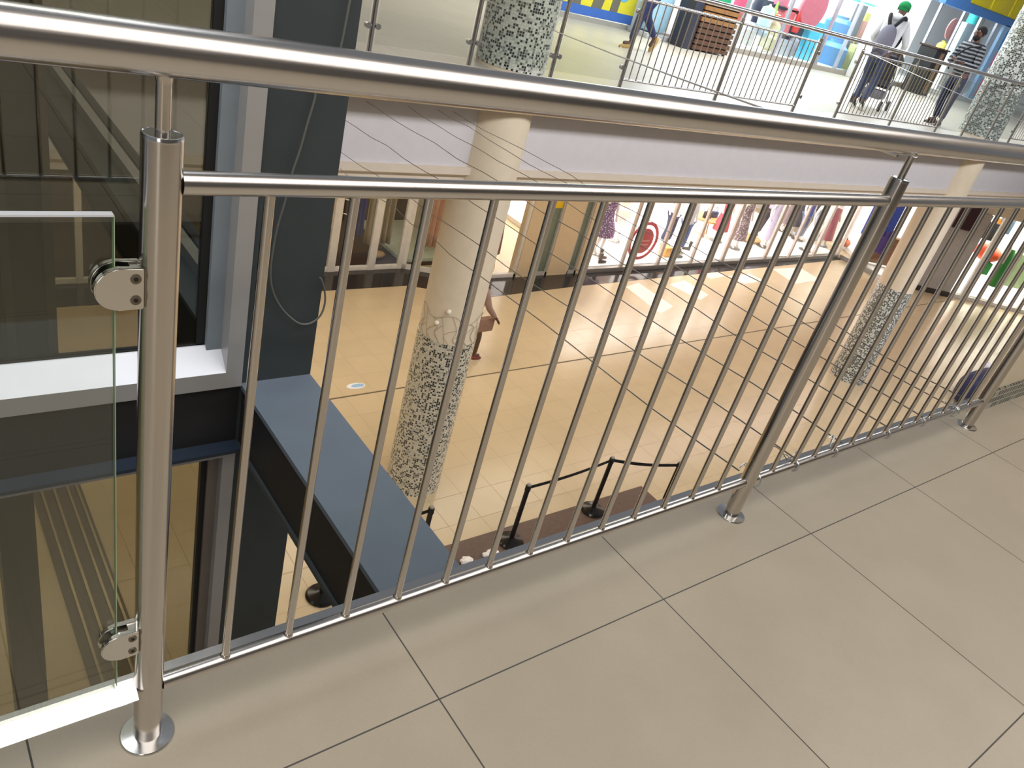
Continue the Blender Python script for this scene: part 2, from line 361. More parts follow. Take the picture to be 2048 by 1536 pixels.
MB().box(.512, .722, 1.204, 5.65, -.265, -.25).build('bottom_flange', 'slate', bm2, smooth=False)
MB().box(.60, .64, 1.204, 5.65, -.045, .0).build('sill_channel', 'alu', bm2, smooth=False)
MB().box(.665, .69, 1.204, 5.65, -.045, -.02).build('edge_strip', 'slate_dark', bm2, smooth=False)
bm3 = empty('steel_beam', (-1.5, 1.0, -.2), 'black steel crossbeam between the two glazed frames left of the slate column', 'beam')
MB().box(-4, .512, 1.0, 1.015, -.25, -.047).build('web', 'slate_dark', bm3, smooth=False)
MB().box(-4, .512, .95, 1.015, -.254, -.243).build('bottom_flange', cm('blue_black_paint', (34, 44, 58), rough=.45), bm3, smooth=False)
MB().box(-4, .512, 1.015, 1.2, -.06, -.047).build('top_flange', 'slate', bm3, smooth=False)
gf = empty('glazed_screen', (-1.5, 1.0, -.045), 'upper tinted glass screen with pale aluminium frame left of the slate column', 'window')
MB().box(.464, .510, .985, 1.06, -.045, 3.4).box(-4, .464, .985, 1.06, -.045, .006).build('frame', 'alu', gf, smooth=False)
MB().box(.424, .464, 1.035, 1.06, .05, 3.4).build('glazing_bead', cm('blue_grey_aluminium', (138, 148, 156), rough=.4, metal=.2), gf, smooth=False)
MB().prism([(.985, .006), (1.06, .006), (1.06, .062), (1.045, .062)], 'x', -4, .464).build('sill', 'alu_white', gf, smooth=False)
MB().box(.402, .424, 1.05, 1.07, .06, 3.4).box(-4, .424, 1.05, 1.07, .055, .066).build('gasket', 'gasket', gf, smooth=False)
MB().box(-4, .43, 1.055, 1.063, .05, 3.4).build('pane', 'glass_shaft', gf, smooth=False)
gl2 = empty('glazed_screen', (-1.5, 1.0, -1.2), 'lower tinted glass screen framed in aluminium below the black crossbeam', 'window')
MB().box(.475, .512, .99, 1.05, LOW, -.254).box(-4, .475, .99, 1.05, -.295, -.254).box(-4, .475, .99, 1.05, LOW, LOW + .1).build('frame', 'alu', gl2, smooth=False)
MB().box(.445, .475, 1.02, 1.05, LOW, -.295).build('glazing_bead', cm('taupe_aluminium', (128, 118, 108), rough=.4, metal=.2), gl2, smooth=False)
MB().box(.432, .447, 1.03, 1.06, LOW, -.295).build('gasket', 'gasket', gl2, smooth=False)
MB().box(-4, .45, 1.035, 1.043, LOW + .1, -.295).build('pane', 'glass_shaft', gl2, smooth=False)
# cladding inside the shaft
cl = empty('lift_wall', (-1, 2.3, LOW), 'dark brown panelled wall behind the tinted glass screens', 'wall')
c2 = MB(); c2.box(-4, .27, 2.25, 2.4, -1.35, 3.4)
c2.build('panel', cm('umber_panel', (62, 54, 46), rough=.55, var=.15), cl, smooth=False)
for x in (-.62, -.38, -.14, .1, .24): MB().box(x, x + .03, 2.235, 2.25, -1.35, 3.4).build('cover_strip', cm('brown_strip', (88, 78, 66), rough=.5), cl, smooth=False)
MB().box(.01, .15, 2.25, 2.4, LOW, -1.35).build('leg_post', cm('umber_panel', (62, 54, 46)), cl, smooth=False)
MB().box(-1.6, -1.46, 2.25, 2.4, LOW, -1.35).build('leg_post', cm('umber_panel', (62, 54, 46)), cl, smooth=False)
tr = empty('floor_track', (.95, 4.6, LOW), 'brown floor track with pale metal strips seen through the lower glass screen', 'floor track')
MB().box(.72, 1.19, 2.6, 7.4, LOW, LOW + .02).build('plate', cm('track_brown', (78, 66, 58), rough=.35), tr, smooth=False)
for x in (.8, .92, 1.05, 1.14): MB().box(x, x + .022, 2.6, 7.4, LOW + .02, LOW + .035).build('metal_strip', cm('track_strip', (170, 156, 130), rough=.3, metal=.5), tr, smooth=False)
# cable hanging on the slate column
pts = [at(*q, y=.985) for q in ((632, 165), (630, 195), (614, 250), (600, 300), (583, 350), (571, 400), (556, 450), (546, 500), (541, 545), (545, 580), (560, 612), (582, 636), (602, 648), (622, 646), (640, 632), (649, 610), (650, 588), (645, 565), (640, 555))]
pts = [at(*q, y=.985) for q in ((712, -60), (700, 0), (680, 100), (660, 150))] + pts
def smoothline(P, n=6):
    out = []
    for i in range(len(P) - 1):
        p0, p1, p2, p3 = P[max(i - 1, 0)], P[i], P[i + 1], P[min(i + 2, len(P) - 1)]
        for k in range(n):
            t = k / n; out.append(.5 * ((2 * p1) + (p2 - p0) * t + (2 * p0 - 5 * p1 + 4 * p2 - p3) * t * t + (3 * p1 - p0 - 3 * p2 + p3) * t ** 3))
    return out + [P[-1]]
tag(MB().tube(smoothline(pts, 4), .0028, 8).build('cable', cm('grey_cable', (92, 92, 88), rough=.6)), 'thin grey cable looping down the face of the slate steel column', 'cable')

# ================================================================== WIRES ACROSS THE VOID
wl = [((1478, 941), (.1), (680, 336), 'first'), ((1592, 918), .1, (680, 303), ''), ((1684, 886), .1, (686, 238), ''), ((1780, 857), .1, (733, 203), ''),
      ((1846, 834), .1, (817, 213), ''), ((1912, 818), .1, (875, 219), ''), ((1935, 800), .1, (907, 223), '')]
wlab = ['thin steel wire across the void, tied at the second post, lowest of the seven', 'thin steel wire across the void, second lowest, from the tie with a curled end',
        'thin steel wire across the void, third from the lowest', 'thin steel wire across the void, middle one of the seven', 'thin steel wire across the void, third from the top',
        'thin steel wire across the void, second from the top', 'thin steel wire across the void, topmost and shortest of the seven']
for i, (s0, yy, e0, _) in enumerate(wl):
    a = at(*s0, y=.0); b = at(*e0, y=5.5)
    P = []
    for k in range(15):
        t = k / 14; q = a.lerp(b, t)
        if 0 < k < 14: q += Vector((random.uniform(-.012, .012), 0, random.uniform(-.012, .012)))
        P.append(q)
    tag(MB().tube(smoothline(P, 2), .0022, 6).build('steel_wire', 'wire'), wlab[i], 'wire', 'wires strung over the void')
for i, (p0, y0, p1, y1, lb) in enumerate([((955, -10), 5.3, (1795, 312), .02, 'pale thin wire hanging in front of the mosaic column above the handrail'),
                                          ((1700, 88), 5.3, (2300, 345), 1.2, 'pale thin wire crossing in front of the two people by the far railing')]):
    a = at(*p0, y=y0); b = at(*p1, y=y1)
    tag(MB().tube([a.lerp(b, k / 6) + Vector((0, 0, -.03 * math.sin(PI * k / 6))) for k in range(7)], .003, 6).build('steel_wire', 'wire_bright'), lb, 'wire')
# twisted ties on the bottom rail
def tie(x, r, label, turns=3, tail=True, seed=0):
    rnd = random.Random(seed); P = []
    for k in range(turns * 10 + 1):
        t = k / 10 * 2 * PI; P.append(Vector((x + .004 * k / 10 + .003 * math.sin(t * .7), math.cos(t) * r, ZB - .006 + math.sin(t) * r)))
    mb = MB().tube(P, .0017, 6)
    if tail:
        for q in range(3):
            a = P[-1]; an = rnd.uniform(0, PI)
            mb.tube(smoothline([a, a + Vector((.012 * math.cos(an), .006, .015)), a + Vector((.03 * math.cos(an), .012, .02 + .02 * math.sin(an))), a + Vector((.045 * math.cos(an + .7), .01, .008 + .03 * math.sin(an)))], 4), .0015, 6)
    tag(mb.build('wire_tie', 'wire_bright'), label, 'wire tie', 'wire ties on the bottom rail')
tie(1.548, .023, 'bright wire tie wound round the bottom rail beside the second post', 3, True, 1)
tie(1.742, .017, 'wire tie with a curled loose end, right of the second post', 3, True, 2)
tie(1.955, .017, 'wire tie third from the second post on the bottom rail', 2, True, 4)
tie(2.28, .0165, 'neat wire tie near the middle of the far bay bottom rail', 2, False, 5)
tie(2.53, .0165, 'small wire tie fifth from the second post on the bottom rail', 2, False, 6)
tie(2.78, .021, 'knotted wire tie nearest the third post on the bottom rail', 4, True, 8)
c0 = Vector((1.72, .012, .135))
tag(MB().tube(smoothline([c0, c0 + Vector((-.03, .02, .03)), c0 + Vector((-.07, .03, .045)), c0 + Vector((-.09, .03, .02)), c0 + Vector((-.085, .025, -.005))], 5), .0014, 6).build('wire_curl', 'wire'), 'dark curled wire end standing up just right of the second post', 'wire')
# tie under the handrail at post two
P = [Vector((S - .045 + .012 * k / 4, math.cos(k * .8) * .012 - .004, ZH - .0255 - .003 * math.sin(k * 1.3))) for k in range(18)]
tag(MB().tube(smoothline(P, 3), .0015, 6).build('wire_tie', 'wire_bright'), 'crumpled bright wire wound under the handrail at the second post', 'wire tie')

# ================================================================== COLUMNS
def column(x, y, r, lab, lm, um, zlow, ztop_low, ztop_up, seam=True):
    o = empty('column', (x, y, LOW), lab, 'column')
    MB().lathe((x, y, 0), [(r, LOW), (r, 3.4)], 64).build('shaft', 'cream', o)
    MB().lathe((x, y, 0), [(r + .008, LOW), (r + .008, ztop_low), (r, ztop_low + .003)], 72, metres=True).build('mosaic_cladding', lm, o)
    MB().lathe((x, y, 0), [(r + .008, .03), (r + .008, ztop_up), (r, ztop_up + .003)], 72, metres=True).build('mosaic_cladding', um, o)
    return o
column(4.92, 5.76, .345, 'round cream column with black and white mosaic, nearer one behind the balusters', 'mosaic_low', 'mosaic_up', 0, -3.03, 2.1)
column(15.96, 5.76, .35, 'far round column with grey mosaic at the right edge beyond the second post', 'mosaic_far', 'mosaic_far', 0, -3.1, 2.1)
# wire netting round the near column above its mosaic
nt_ = MB(); cx, cy, R = 4.92, 5.76, .352
def cp(a, z, r=R): return Vector((cx + math.cos(a) * r, cy + math.sin(a) * r, z))
rows = []
for j, (zz, amp) in enumerate(((-2.70, .05), (-2.82, .035), (-2.93, .02), (-3.025, 0))):
    P = []
    for k in range(27):
        an = -PI * 1.1 + k * .16 + (j % 2) * .08
        P.append(cp(an, zz + amp * math.sin(an * 5.1 + j) + random.uniform(-.012, .012) * (j < 3), R + .003))
    rows.append(P)
nt_.tube(smoothline(rows[0], 3), .0022, 5)
for k in range(0, 25, 2):
    o_ = random.randint(0, 1)
    nt_.tube(smoothline([rows[0][k], rows[1][k + o_], rows[2][k + 1], rows[3][k + 1 + o_ if k < 24 else k + 1]], 3), .0022, 5)
    nt_.tube(smoothline([rows[1][k + o_], rows[2][max(k - 1, 0)], rows[3][k]], 3), .002, 5)
tag(nt_.build('wire_netting', cm('beige_cord', (150, 138, 116), rough=.7)), 'loose cord netting draped round the cream column just above its mosaic', 'netting')
for k, (a, z, s) in enumerate(((-2.33, -2.60, .03), (-2.62, -2.78, .028))):
    tag(MB().ball(cp(a, z, R + .02), s, n=3).build('fairy_light', cm('white_plastic', (238, 230, 212), rough=.4)), ['small white ball ornament on the netting, upper one at the column front', 'small white ball ornament on the netting at the column left edge'][k], 'ornament')

# ================================================================== OPPOSITE RAILING
ro = empty('railing', (8, 5.38, 0), 'steel balustrade with slim balusters along the opposite floor edge', 'railing')
PX = [2.15, 3.15, 4.16, 5.14, 6.11, 7.71, 9.33, 10.36, 11.9, 13.4, 14.4, 15.4, 16.4, 18.0, 19.6, 21.2, 22.8]
bal = {4, 5, 7, 8, 12, 13, 14, 15}
MB().tube([(1.5, 5.38, 1.03), (8, 5.38, 1.03), (16, 5.38, 1.03), (24, 5.38, 1.03)], .026, 20).build('handrail', 'steel_x', ro)
for i, x in enumerate(PX):
    p = MB().lathe((x, 5.38, 0), [(.021, -.25), (.021, .95)], 20).build('post', 'steel_z', ro)
    MB().tube([(x, 5.38, .95), (x, 5.38, 1.01)], .008, 10).build('handrail_stem', 'steel_z', p)
    for dz in (.24, .78):
        for sgn, j in ((-1, i - 1), (1, i)):
            if j >= 0 and j not in bal and j < len(PX) - 1:
                MB().tube([(x + sgn * .045, 5.362, dz), (x + sgn * .045, 5.398, dz)], .024, 16).build('glass_clamp', 'steel_z', p)
glab = ['leftmost glass panel of the opposite railing beside the slate column', 'glass panel of the opposite railing left of the mosaic column', 'glass panel of the opposite railing in front of the mosaic column',
        'glass panel of the opposite railing right of the mosaic column, before the walking legs', 'single glass panel between two baluster bays of the opposite railing',
        'glass panel of the opposite railing right of the person in stripes', 'glass panel of the opposite railing just left of the far column', 'glass panel of the opposite railing in front of the far column']
gi = 0
for i in range(len(PX) - 1):
    a, b = PX[i], PX[i + 1]
    if i in bal:
        MB().tube([(a, 5.38, .9), (b, 5.38, .9)], .013, 14).build('mid_rail', 'steel_x', ro)
        MB().tube([(a, 5.38, .12), (b, 5.38, .12)], .013, 12).build('bottom_rail', 'steel_x', ro)
        n = 14
        if i < 14:
            for k in range(1, n + 1):
                x = a + (b - a) * k / (n + 1); MB().tube([(x, 5.38, .12), (x, 5.38, .9)], .0062, 8).build('baluster', 'steel_z', ro)
    else:
        g = MB().box(a + .04, b - .04, 5.375, 5.385, .1, .88).build('glass_panel', 'glass_clear', smooth=False)
        tag(g, glab[gi], 'glass', 'glass panels of the opposite railing'); gi += 1

# ================================================================== LOWER SHOPS
YF = 11.15; Y2 = 11.8
struct('wall_lower_back', MB().box(-12, 34, 15.2, 15.4, LOW, -1.2), 'white_room')
struct('wall_lower_header', MB().box(9.4, 24, YF, YF + .2, -2.9, -1.3), 'cream')
struct('wall_lower_header_left', MB().box(-12, 8.2, Y2, Y2 + .2, -2.9, -1.3), 'cream')
struct('wall_lower_partition', MB().box(9.55, 9.7, YF + .3, 15.2, LOW, -1.2), 'warm_room')
# shop one : white framed doors
sh = empty('shopfront', (6.5, Y2, LOW), 'white framed glass doors with bar handles, dark brown shop behind, left of the cream column', 'shopfront')
def bar(x0, x1, y, z0, z1, d=.07): return MB().box(x0, x1, y, y + d, z0, z1, .006)
bar(-4, 8.1, Y2, LOW, LOW + .09).build('bottom_rail', 'white_frame', sh); bar(-4, 8.1, Y2, -2.96, -2.86).build('top_rail', 'white_frame', sh)
for x in (1.2, 2.15, 3.3, 4.5, 5.5, 6.45, 7.32, 8.0):
    bar(x, x + (.16 if x > 6 and x < 7.9 else .1), Y2 - .01, LOW, -2.9).build('stile', 'white_frame', sh)
for x in (6.38, 6.72):
    h = MB().tube([(x, Y2 - .09, -4.35), (x, Y2 - .09, -3.5)], .014, 10); h.tube([(x, Y2 - .09, -4.1), (x + (.09 if x < 6.5 else -.09), Y2, -4.1)], .01, 8); h.tube([(x, Y2 - .09, -3.82), (x + (.09 if x < 6.5 else -.09), Y2, -3.82)], .01, 8)
    h.build('bar_handle', cm('satin_handle', (206, 196, 180), rough=.3, metal=.6), sh)
MB().box(-4, 8.0, Y2 + .03, Y2 + .036, LOW + .09, -2.9).build('pane', 'glass_shop', sh, smooth=False)
# canted bay to the right of it
wing = empty('shopfront', (8.8, 11.5, LOW), 'canted white framed shop window partly hidden by the cream column', 'shopfront')
p0, p1 = Vector((8.12, 11.84, 0)), Vector((9.55, 11.1, 0)); u = (p1 - p0).normalized(); nrm = Vector((u.y, -u.x, 0)); Lw = (p1 - p0).length
def wb(t0, t1, z0, z1, d=.035): c = p0 + u * (t0 + t1) / 2; return MB().obox((c.x, c.y, (z0 + z1) / 2), u * ((t1 - t0) / 2), nrm * d, Vector((0, 0, (z1 - z0) / 2)))
wb(0, Lw, LOW, LOW + .1).build('bottom_rail', 'white_frame', wing, smooth=False)
wb(0, .09, LOW, -2.9).build('stile', 'white_frame', wing, smooth=False); wb(Lw - .09, Lw, LOW, -2.9).build('stile', 'white_frame', wing, smooth=False)
wb(0, Lw, LOW + .1, -2.9, .003).build('pane', 'glass_shop', wing, smooth=False)
wb(0, Lw, -2.9, -1.3, .06).build('header', 'cream', wing, smooth=False)
struct('floor_shop_left', MB().box(-4, 9.5, Y2 + .1, 15.2, LOW, LOW + .03), 'dark_room')
struct('wall_shop_left_back', MB().box(-4, 9.5, 14.2, 14.3, LOW, -1.3), 'dark_room')
# blue hanging, beige draped figure, pink curtain
def drape(name, x0, x1, y, z0, z1, m, label, cat='curtain', folds=7, amp=.05, taper=0):
    mb = MB(); n = folds * 6; rows = 8; V = []
    for j in range(rows + 1):
        z = z0 + (z1 - z0) * j / rows; sp = 1 - taper * j / rows
        V.append([mb.bm.verts.new(((x0 + x1) / 2 + (x1 - x0) * (i / n - .5) * sp, y + amp * math.sin(i / n * folds * 2 * PI) * (1.1 - .5 * j / rows), z)) for i in range(n + 1)])
    for j in range(rows):
        for i in range(n): mb.bm.faces.new([V[j][i], V[j][i + 1], V[j + 1][i + 1], V[j + 1][i]])
    o = mb.build(name, m); s = o.modifiers.new('thick', 'SOLIDIFY'); s.thickness = .012
    return tag(o, label, cat)
drape('hanging_cloth', 6.95, 7.3, 12.2, -4.75, -2.9, cm('royal_blue_cloth', (44, 52, 132), rough=.85), 'royal blue cloth hanging behind the left shop door', 'cloth', 4)
drape('curtain', 7.55, 8.15, 12.5, -5.05, -2.9, cm('beige_cloth', (176, 156, 130), rough=.85), 'beige draped curtain behind the white framed window', 'curtain', 5, .06)
drape('curtain', 8.85, 9.3, 12.15, -5.0, -2.9, cm('pink_cloth', (214, 160, 136), rough=.85), 'salmon pink curtain just left of the cream column', 'curtain', 4, .05)
MBx = MB().box(8.2, 9.5, 12.0, 14, LOW + .03, LOW + .12, .02); tag(MBx.build('display_plinth', cm('pale_green_plinth', (196, 200, 180), rough=.5)), 'low pale display plinth under the salmon curtain', 'plinth')
tag(MB().ball((7.75, 12.25, LOW + .12), .13, 1.6, 1, .6).build('cushion', cm('tan_cushion', (186, 150, 100), rough=.8), sub=1), 'small tan cushion on the brown shop floor by the curtain', 'cushion')
# section between the shops: pillars and green doors
def pil(x0, x1, n, z1=-2.9): struct(n, MB().box(x0, x1, YF - .02, YF + .25, LOW, z1), 'beige_wall')
pil(10.62, 11.0, 'wall_pillar'); pil(11.52, 12.12, 'wall_pillar'); pil(12.42, 12.62, 'wall_pillar')
wn = empty('shopfront', (10.1, YF, LOW), 'narrow window with a long dark red garment, right of the cream column', 'shopfront')
bar(9.6, 10.62, YF, LOW, LOW + .09).build('bottom_rail', 'white_frame', wn); bar(10.56, 10.62, YF, LOW, -2.9).build('stile', 'white_frame', wn)
bar(9.6, 9.68, YF, LOW, -2.9).build('stile', 'white_frame', wn)
MB().box(9.68, 10.56, YF + .03, YF + .036, LOW + .09, -2.9).build('pane', 'glass_shop', wn, smooth=False)
for i, (x0, x1, lb) in enumerate(((11.0, 11.52, 'green-grey door between two beige pillars, with a yellow sign'), (12.12, 12.42, 'narrow green-grey door panel beside the bright shop window'))):
    d = empty('service_door', ((x0 + x1) / 2, YF, LOW), lb, 'door')
    MB().box(x0 + .05, x1 - .05, YF + .05, YF + .09, LOW + .08, -2.95).build('leaf', cm('green_grey_door', (112, 124, 108), rough=.35), d, smooth=False)
    f = bar(x0, x0 + .05, YF, LOW, -2.9); f.box(x1 - .05, x1, YF, YF + .07, LOW, -2.9); f.box(x0, x1, YF, YF + .07, LOW, LOW + .08); f.build('frame', cm('grey_door_frame', (178, 174, 170), rough=.4), d, smooth=False)
q = at(1122, 409, y=YF + .045)
tag(MB().prism([(q.x - .14, q.z - .08), (q.x + .14, q.z - .08), (q.x + .14, q.z + .1), (q.x - .14, q.z + .1)], 'y', YF + .035, YF + .05).build('door_sign', cm('yellow_sign', (232, 190, 20), rough=.5)), 'small yellow sign on the green-grey door', 'sign')

# bright clothing shop
bs = empty('shopfront', (18, YF, LOW), 'long bright clothing shop window with slim grey mullions on the lower floor', 'shopfront')
MB().box(12.62, 24, YF - .03, YF + .08, LOW, LOW + .11, .006).build('bottom_rail', cm('grey_bottom_rail', (140, 136, 130), rough=.4, metal=.3), bs)
for x, w in ((12.62, .07), (13.9, .07), (15.22, .09), (16.55, .07), (17.85, .13), (19.85, .13), (21.12, .08), (22.45, .13), (23.9, .12)):
    MB().box(x, x + w, YF, YF + .07, LOW + .1, -2.9).build('mullion', cm('pale_mullion', (198, 186, 178), rough=.4, metal=.2), bs, smooth=False)
MB().box(12.66, 24, YF + .03, YF + .036, LOW + .1, -2.9).build('pane', 'glass_shop', bs, smooth=False)
struct('floor_shop_right', MB().box(12.7, 23.9, YF + .1, 15.2, LOW, LOW + .12), 'white_room')
q1 = at(1287, 482, y=YF + .1)
rs = empty('round_sign', (q1.x, q1.y, q1.z), 'round red sale sign with a red ring on the clothing shop glass', 'sign')
def ringm(c, r0, r1, y0, y1, n=40):
    mb = MB(); c = Vector(c); R4 = []
    for rr, yy in ((r0, y0), (r1, y0), (r1, y1), (r0, y1)): R4.append([mb.bm.verts.new((c.x + math.cos(2 * PI * i / n) * rr, yy, c.z + math.sin(2 * PI * i / n) * rr)) for i in range(n)])
    for a in range(4):
        for i in range(n): mb.bm.faces.new([R4[a][i], R4[a][(i + 1) % n], R4[(a + 1) % 4][(i + 1) % n], R4[(a + 1) % 4][i]])
    return mb
red = cm('sale_red', (205, 60, 84), rough=.5)
MB().tube([(q1.x, q1.y - .01, q1.z), (q1.x, q1.y + .01, q1.z)], .33, 40).build('disc', red, rs)
ringm(q1, .42, .5, q1.y - .012, q1.y + .012).build('ring', red, rs)
for dz in (-.1, .0): MB().box(q1.x - .2, q1.x + .2, q1.y - .014, q1.y - .01, q1.z + dz - .02, q1.z + dz + .03).build('text_bar', cm('sign_pink', (226, 130, 140)), rs, smooth=False)

# ---- simple clothed mannequins and stock (seen small through the glass)
def skinmesh(name, verts, edges, m, parent, radii, sub=1, root=0):
    off = Vector((0, 0, 0)); q = parent
    me = bpy.data.meshes.new(name); me.from_pydata([tuple(v) for v in verts], edges, [])
    o = bpy.data.objects.new(name, me); col.objects.link(o)
    me.materials.append(m if not isinstance(m, str) else M[m])
    sk = o.modifiers.new('skin', 'SKIN'); sk.use_smooth_shade = True
    if parent: o.parent = parent
    for i, r in enumerate(radii):
        d = me.skin_vertices[0].data[i]; d.radius = (r, r) if not isinstance(r, tuple) else r; d.use_root = (i == root)
    s = o.modifiers.new('sub', 'SUBSURF'); s.levels = s.render_levels = sub
    return o
def mannequin(x, y, z, label, dress=None, legs=None, top=None, h=1.7, skirt_to=.55, w=.2):
    o = empty('mannequin', (x, y, z), label, 'mannequin')
    white = cm('mannequin_white', (236, 232, 228), rough=.35)
    V = [(0, 0, .92), (0, 0, 1.12), (0, 0, 1.35), (0, 0, 1.47), (0, 0, 1.56), (0, 0, 1.68),
         (.09, 0, .86), (.1, -.02, .5), (.1, 0, .09), (.1, -.12, .03), (-.09, 0, .86), (-.1, -.05, .5), (-.11, .02, .09), (-.11, -.1, .03),
         (.18, 0, 1.37), (.25, 0, 1.1), (.22, -.1, .86), (-.18, 0, 1.37), (-.25, .02, 1.1), (-.24, -.05, .86)]
    E = [(0, 1), (1, 2), (2, 3), (3, 4), (4, 5), (0, 6), (6, 7), (7, 8), (8, 9), (0, 10), (10, 11), (11, 12), (12, 13), (2, 14), (14, 15), (15, 16), (2, 17), (17, 18), (18, 19)]
    R = [.12, .1, .12, .05, .08, .07, .085, .055, .035, .03, .085, .055, .035, .03, .05, .038, .028, .05, .038, .028]
    skinmesh('body', V, E, white, o, R)
    if dress:
        a = [(w + .08, skirt_to), (w + .05, skirt_to + .2), (.17, .95), (.13, 1.1), (.16, 1.3), (.14, 1.42), (.07, 1.47)]
        mb = MB(); mb.lathe((x, y, z), a, 20, 1, .75); mb.build('dress', dress, o)
    if top: MB().lathe((x, y, z), [(.19, .85), (.16, 1.08), (.18, 1.32), (.15, 1.43), (.07, 1.47)], 20, 1, .7).build('top', top, o)
    if legs:
        skinmesh('trousers', [(0, 0, .95), (.09, 0, .85), (.105, -.02, .5), (.11, 0, .12), (-.09, 0, .85), (-.105, -.05, .5), (-.115, .02, .12)], [(0, 1), (1, 2), (2, 3), (0, 4), (4, 5), (5, 6)], legs, o, [.14, .105, .08, .075, .105, .08, .075])
    MB().lathe((x, y, z), [(.2, 0), (.2, .012), (.02, .016)], 20).build('base_plate', cm('plate_steel', (150, 148, 146), rough=.3, metal=.8), o)
    return o
zf = LOW + .12
def mx(px, py, y): return at(px, py, y=y).x
mannequin(mx(1215, 440, 11.9), 11.9, zf, 'mannequin in a purple patterned dress at the left end of the clothing window', spots('purple_lace', (214, 200, 226), (104, 78, 126), 26, .4), skirt_to=.5, w=.24)
mannequin(mx(1245, 430, 12.6), 12.6, zf, 'mannequin in a white top and orange skirt behind the purple dress', cm('white_dress', (240, 226, 214)), skirt_to=.7)
mannequin(mx(1378, 440, 11.8), 11.8, zf, 'mannequin in blue jeans and pale shirt right of the red sign', legs=cm('denim_blue', (92, 108, 158), rough=.9), top=cm('pale_shirt', (214, 214, 228)))
mannequin(mx(1345, 440, 12.3), 12.3, zf, 'mannequin with dark blue trousers half hidden behind the red ring sign', legs=cm('navy_denim', (60, 66, 96), rough=.9), top=cm('white_shirt', (238, 236, 236)))
mannequin(mx(1452, 430, 12.4), 12.4, zf, 'mannequin in a plain raspberry red dress', cm('raspberry', (184, 78, 92), rough=.8), skirt_to=.35)
mannequin(mx(1490, 440, 11.9), 11.9, zf, 'mannequin in a long grey-mauve lace dress', spots('grey_lace', (196, 184, 186), (118, 98, 106), 22, .42), skirt_to=.3, w=.22)
mannequin(mx(1548, 440, 11.9), 11.9, zf, 'mannequin in a pale lilac dress', cm('lilac', (206, 196, 226), rough=.8), skirt_to=.3, w=.22)
mannequin(mx(1536, 430, 12.7), 12.7, zf, 'mannequin in black trousers behind the lilac dress', legs=cm('black_cloth', (44, 38, 52)), top=cm('mauve_top', (196, 182, 206)))
mannequin(mx(1590, 440, 12.7), 12.7, zf, 'mannequin in a dark grey skirt', cm('charcoal_cloth', (92, 86, 92), rough=.9), skirt_to=.35)
mannequin(mx(1616, 430, 12.3), 12.3, zf, 'mannequin in blue-grey trousers and royal blue top', legs=cm('slate_blue', (104, 112, 150)), top=cm('royal', (60, 72, 160)))
mannequin(mx(1634, 440, 11.6), 11.55, zf, 'mannequin in a silver white coat', cm('silver_cloth', (206, 208, 218), rough=.6), skirt_to=.4)
mannequin(mx(1668, 440, 11.8), 11.8, zf, 'mannequin in a dusty rose coat near the second post', cm('dusty_rose', (164, 92, 104), rough=.7), skirt_to=.25, w=.2)
mannequin(23.3, 13.0, zf, 'mannequin in a taupe coat right of the dusty rose one', cm('taupe_cloth', (134, 116, 118), rough=.9), skirt_to=.3)
# dark red garment on the left
rg = empty('garment_stand', (10.15, 12.0, LOW), 'long dark red coat on a stand right of the cream column', 'clothes stand')
MB().lathe((10.25, 11.7, LOW), [(.22, .35), (.2, .7), (.15, 1.2), (.17, 1.45), (.12, 1.6), (.05, 1.68)], 20, 1, .7).build('coat', cm('maroon_cloth', (104, 22, 26), rough=.8), rg)
MB().tube([(10.25, 11.7, LOW), (10.25, 11.7, LOW + 1.8)], .015, 10).build('pole', 'steel_z', rg)
MB().lathe((10.25, 11.7, LOW), [(.16, 0), (.16, .05), (.1, .3), (.02, .35)], 20).build('base', cm('tan_wood', (196, 160, 104), rough=.5), rg)
# wooden round tables inside
def table(x, y, zt, r, label):
    t = empty('display_table', (x, y, zf), label, 'table')
    MB().lathe((x, y, 0), [(r, zt - .05), (r, zt), (0, zt)], 28).build('table_top', cm('oak', (176, 136, 92), rough=.4), t)
    for k in range(3): a = k * 2.1; MB().tube([(x + .6 * r * math.cos(a), y + .6 * r * math.sin(a), zf), (x + .4 * r * math.cos(a), y + .4 * r * math.sin(a), zt - .05)], .02, 8).build('leg', cm('oak', (0, 0, 0)), t)
q2 = at(1428, 440, y=12.6); table(q2.x, 12.9, q2.z - .02, .5, 'round oak display table with dark bags, right of the jeans mannequin')
q3 = at(1500, 478, y=12.3); table(q3.x + .1, 12.5, q3.z, .45, 'low oak display table behind the lace dress')
def bag(x, y, z, w, h, m, label, d=.12):
    b = empty('handbag', (x, y, z), label, 'bag')
    MB().box(x - w / 2, x + w / 2, y - d / 2, y + d / 2, z, z + h, .03).build('body', m, b)
    pts = [Vector((x - w * .3, y, z + h - .01)), Vector((x - w * .25, y, z + h + .09)), Vector((x, y, z + h + .13)), Vector((x + w * .25, y, z + h + .09)), Vector((x + w * .3, y, z + h - .01))]
    MB().tube(smoothline(pts, 4), .009, 8).build('handle', m, b)
bag(q2.x - .1, 12.8, q2.z - .02, .3, .2, cm('black_leather', (30, 26, 26), rough=.4), 'black handbag on the oak display table, left one')
bag(q2.x + .28, 12.85, q2.z - .02, .24, .18, cm('navy_leather', (44, 56, 96), rough=.4), 'navy handbag on the oak display table, right one')
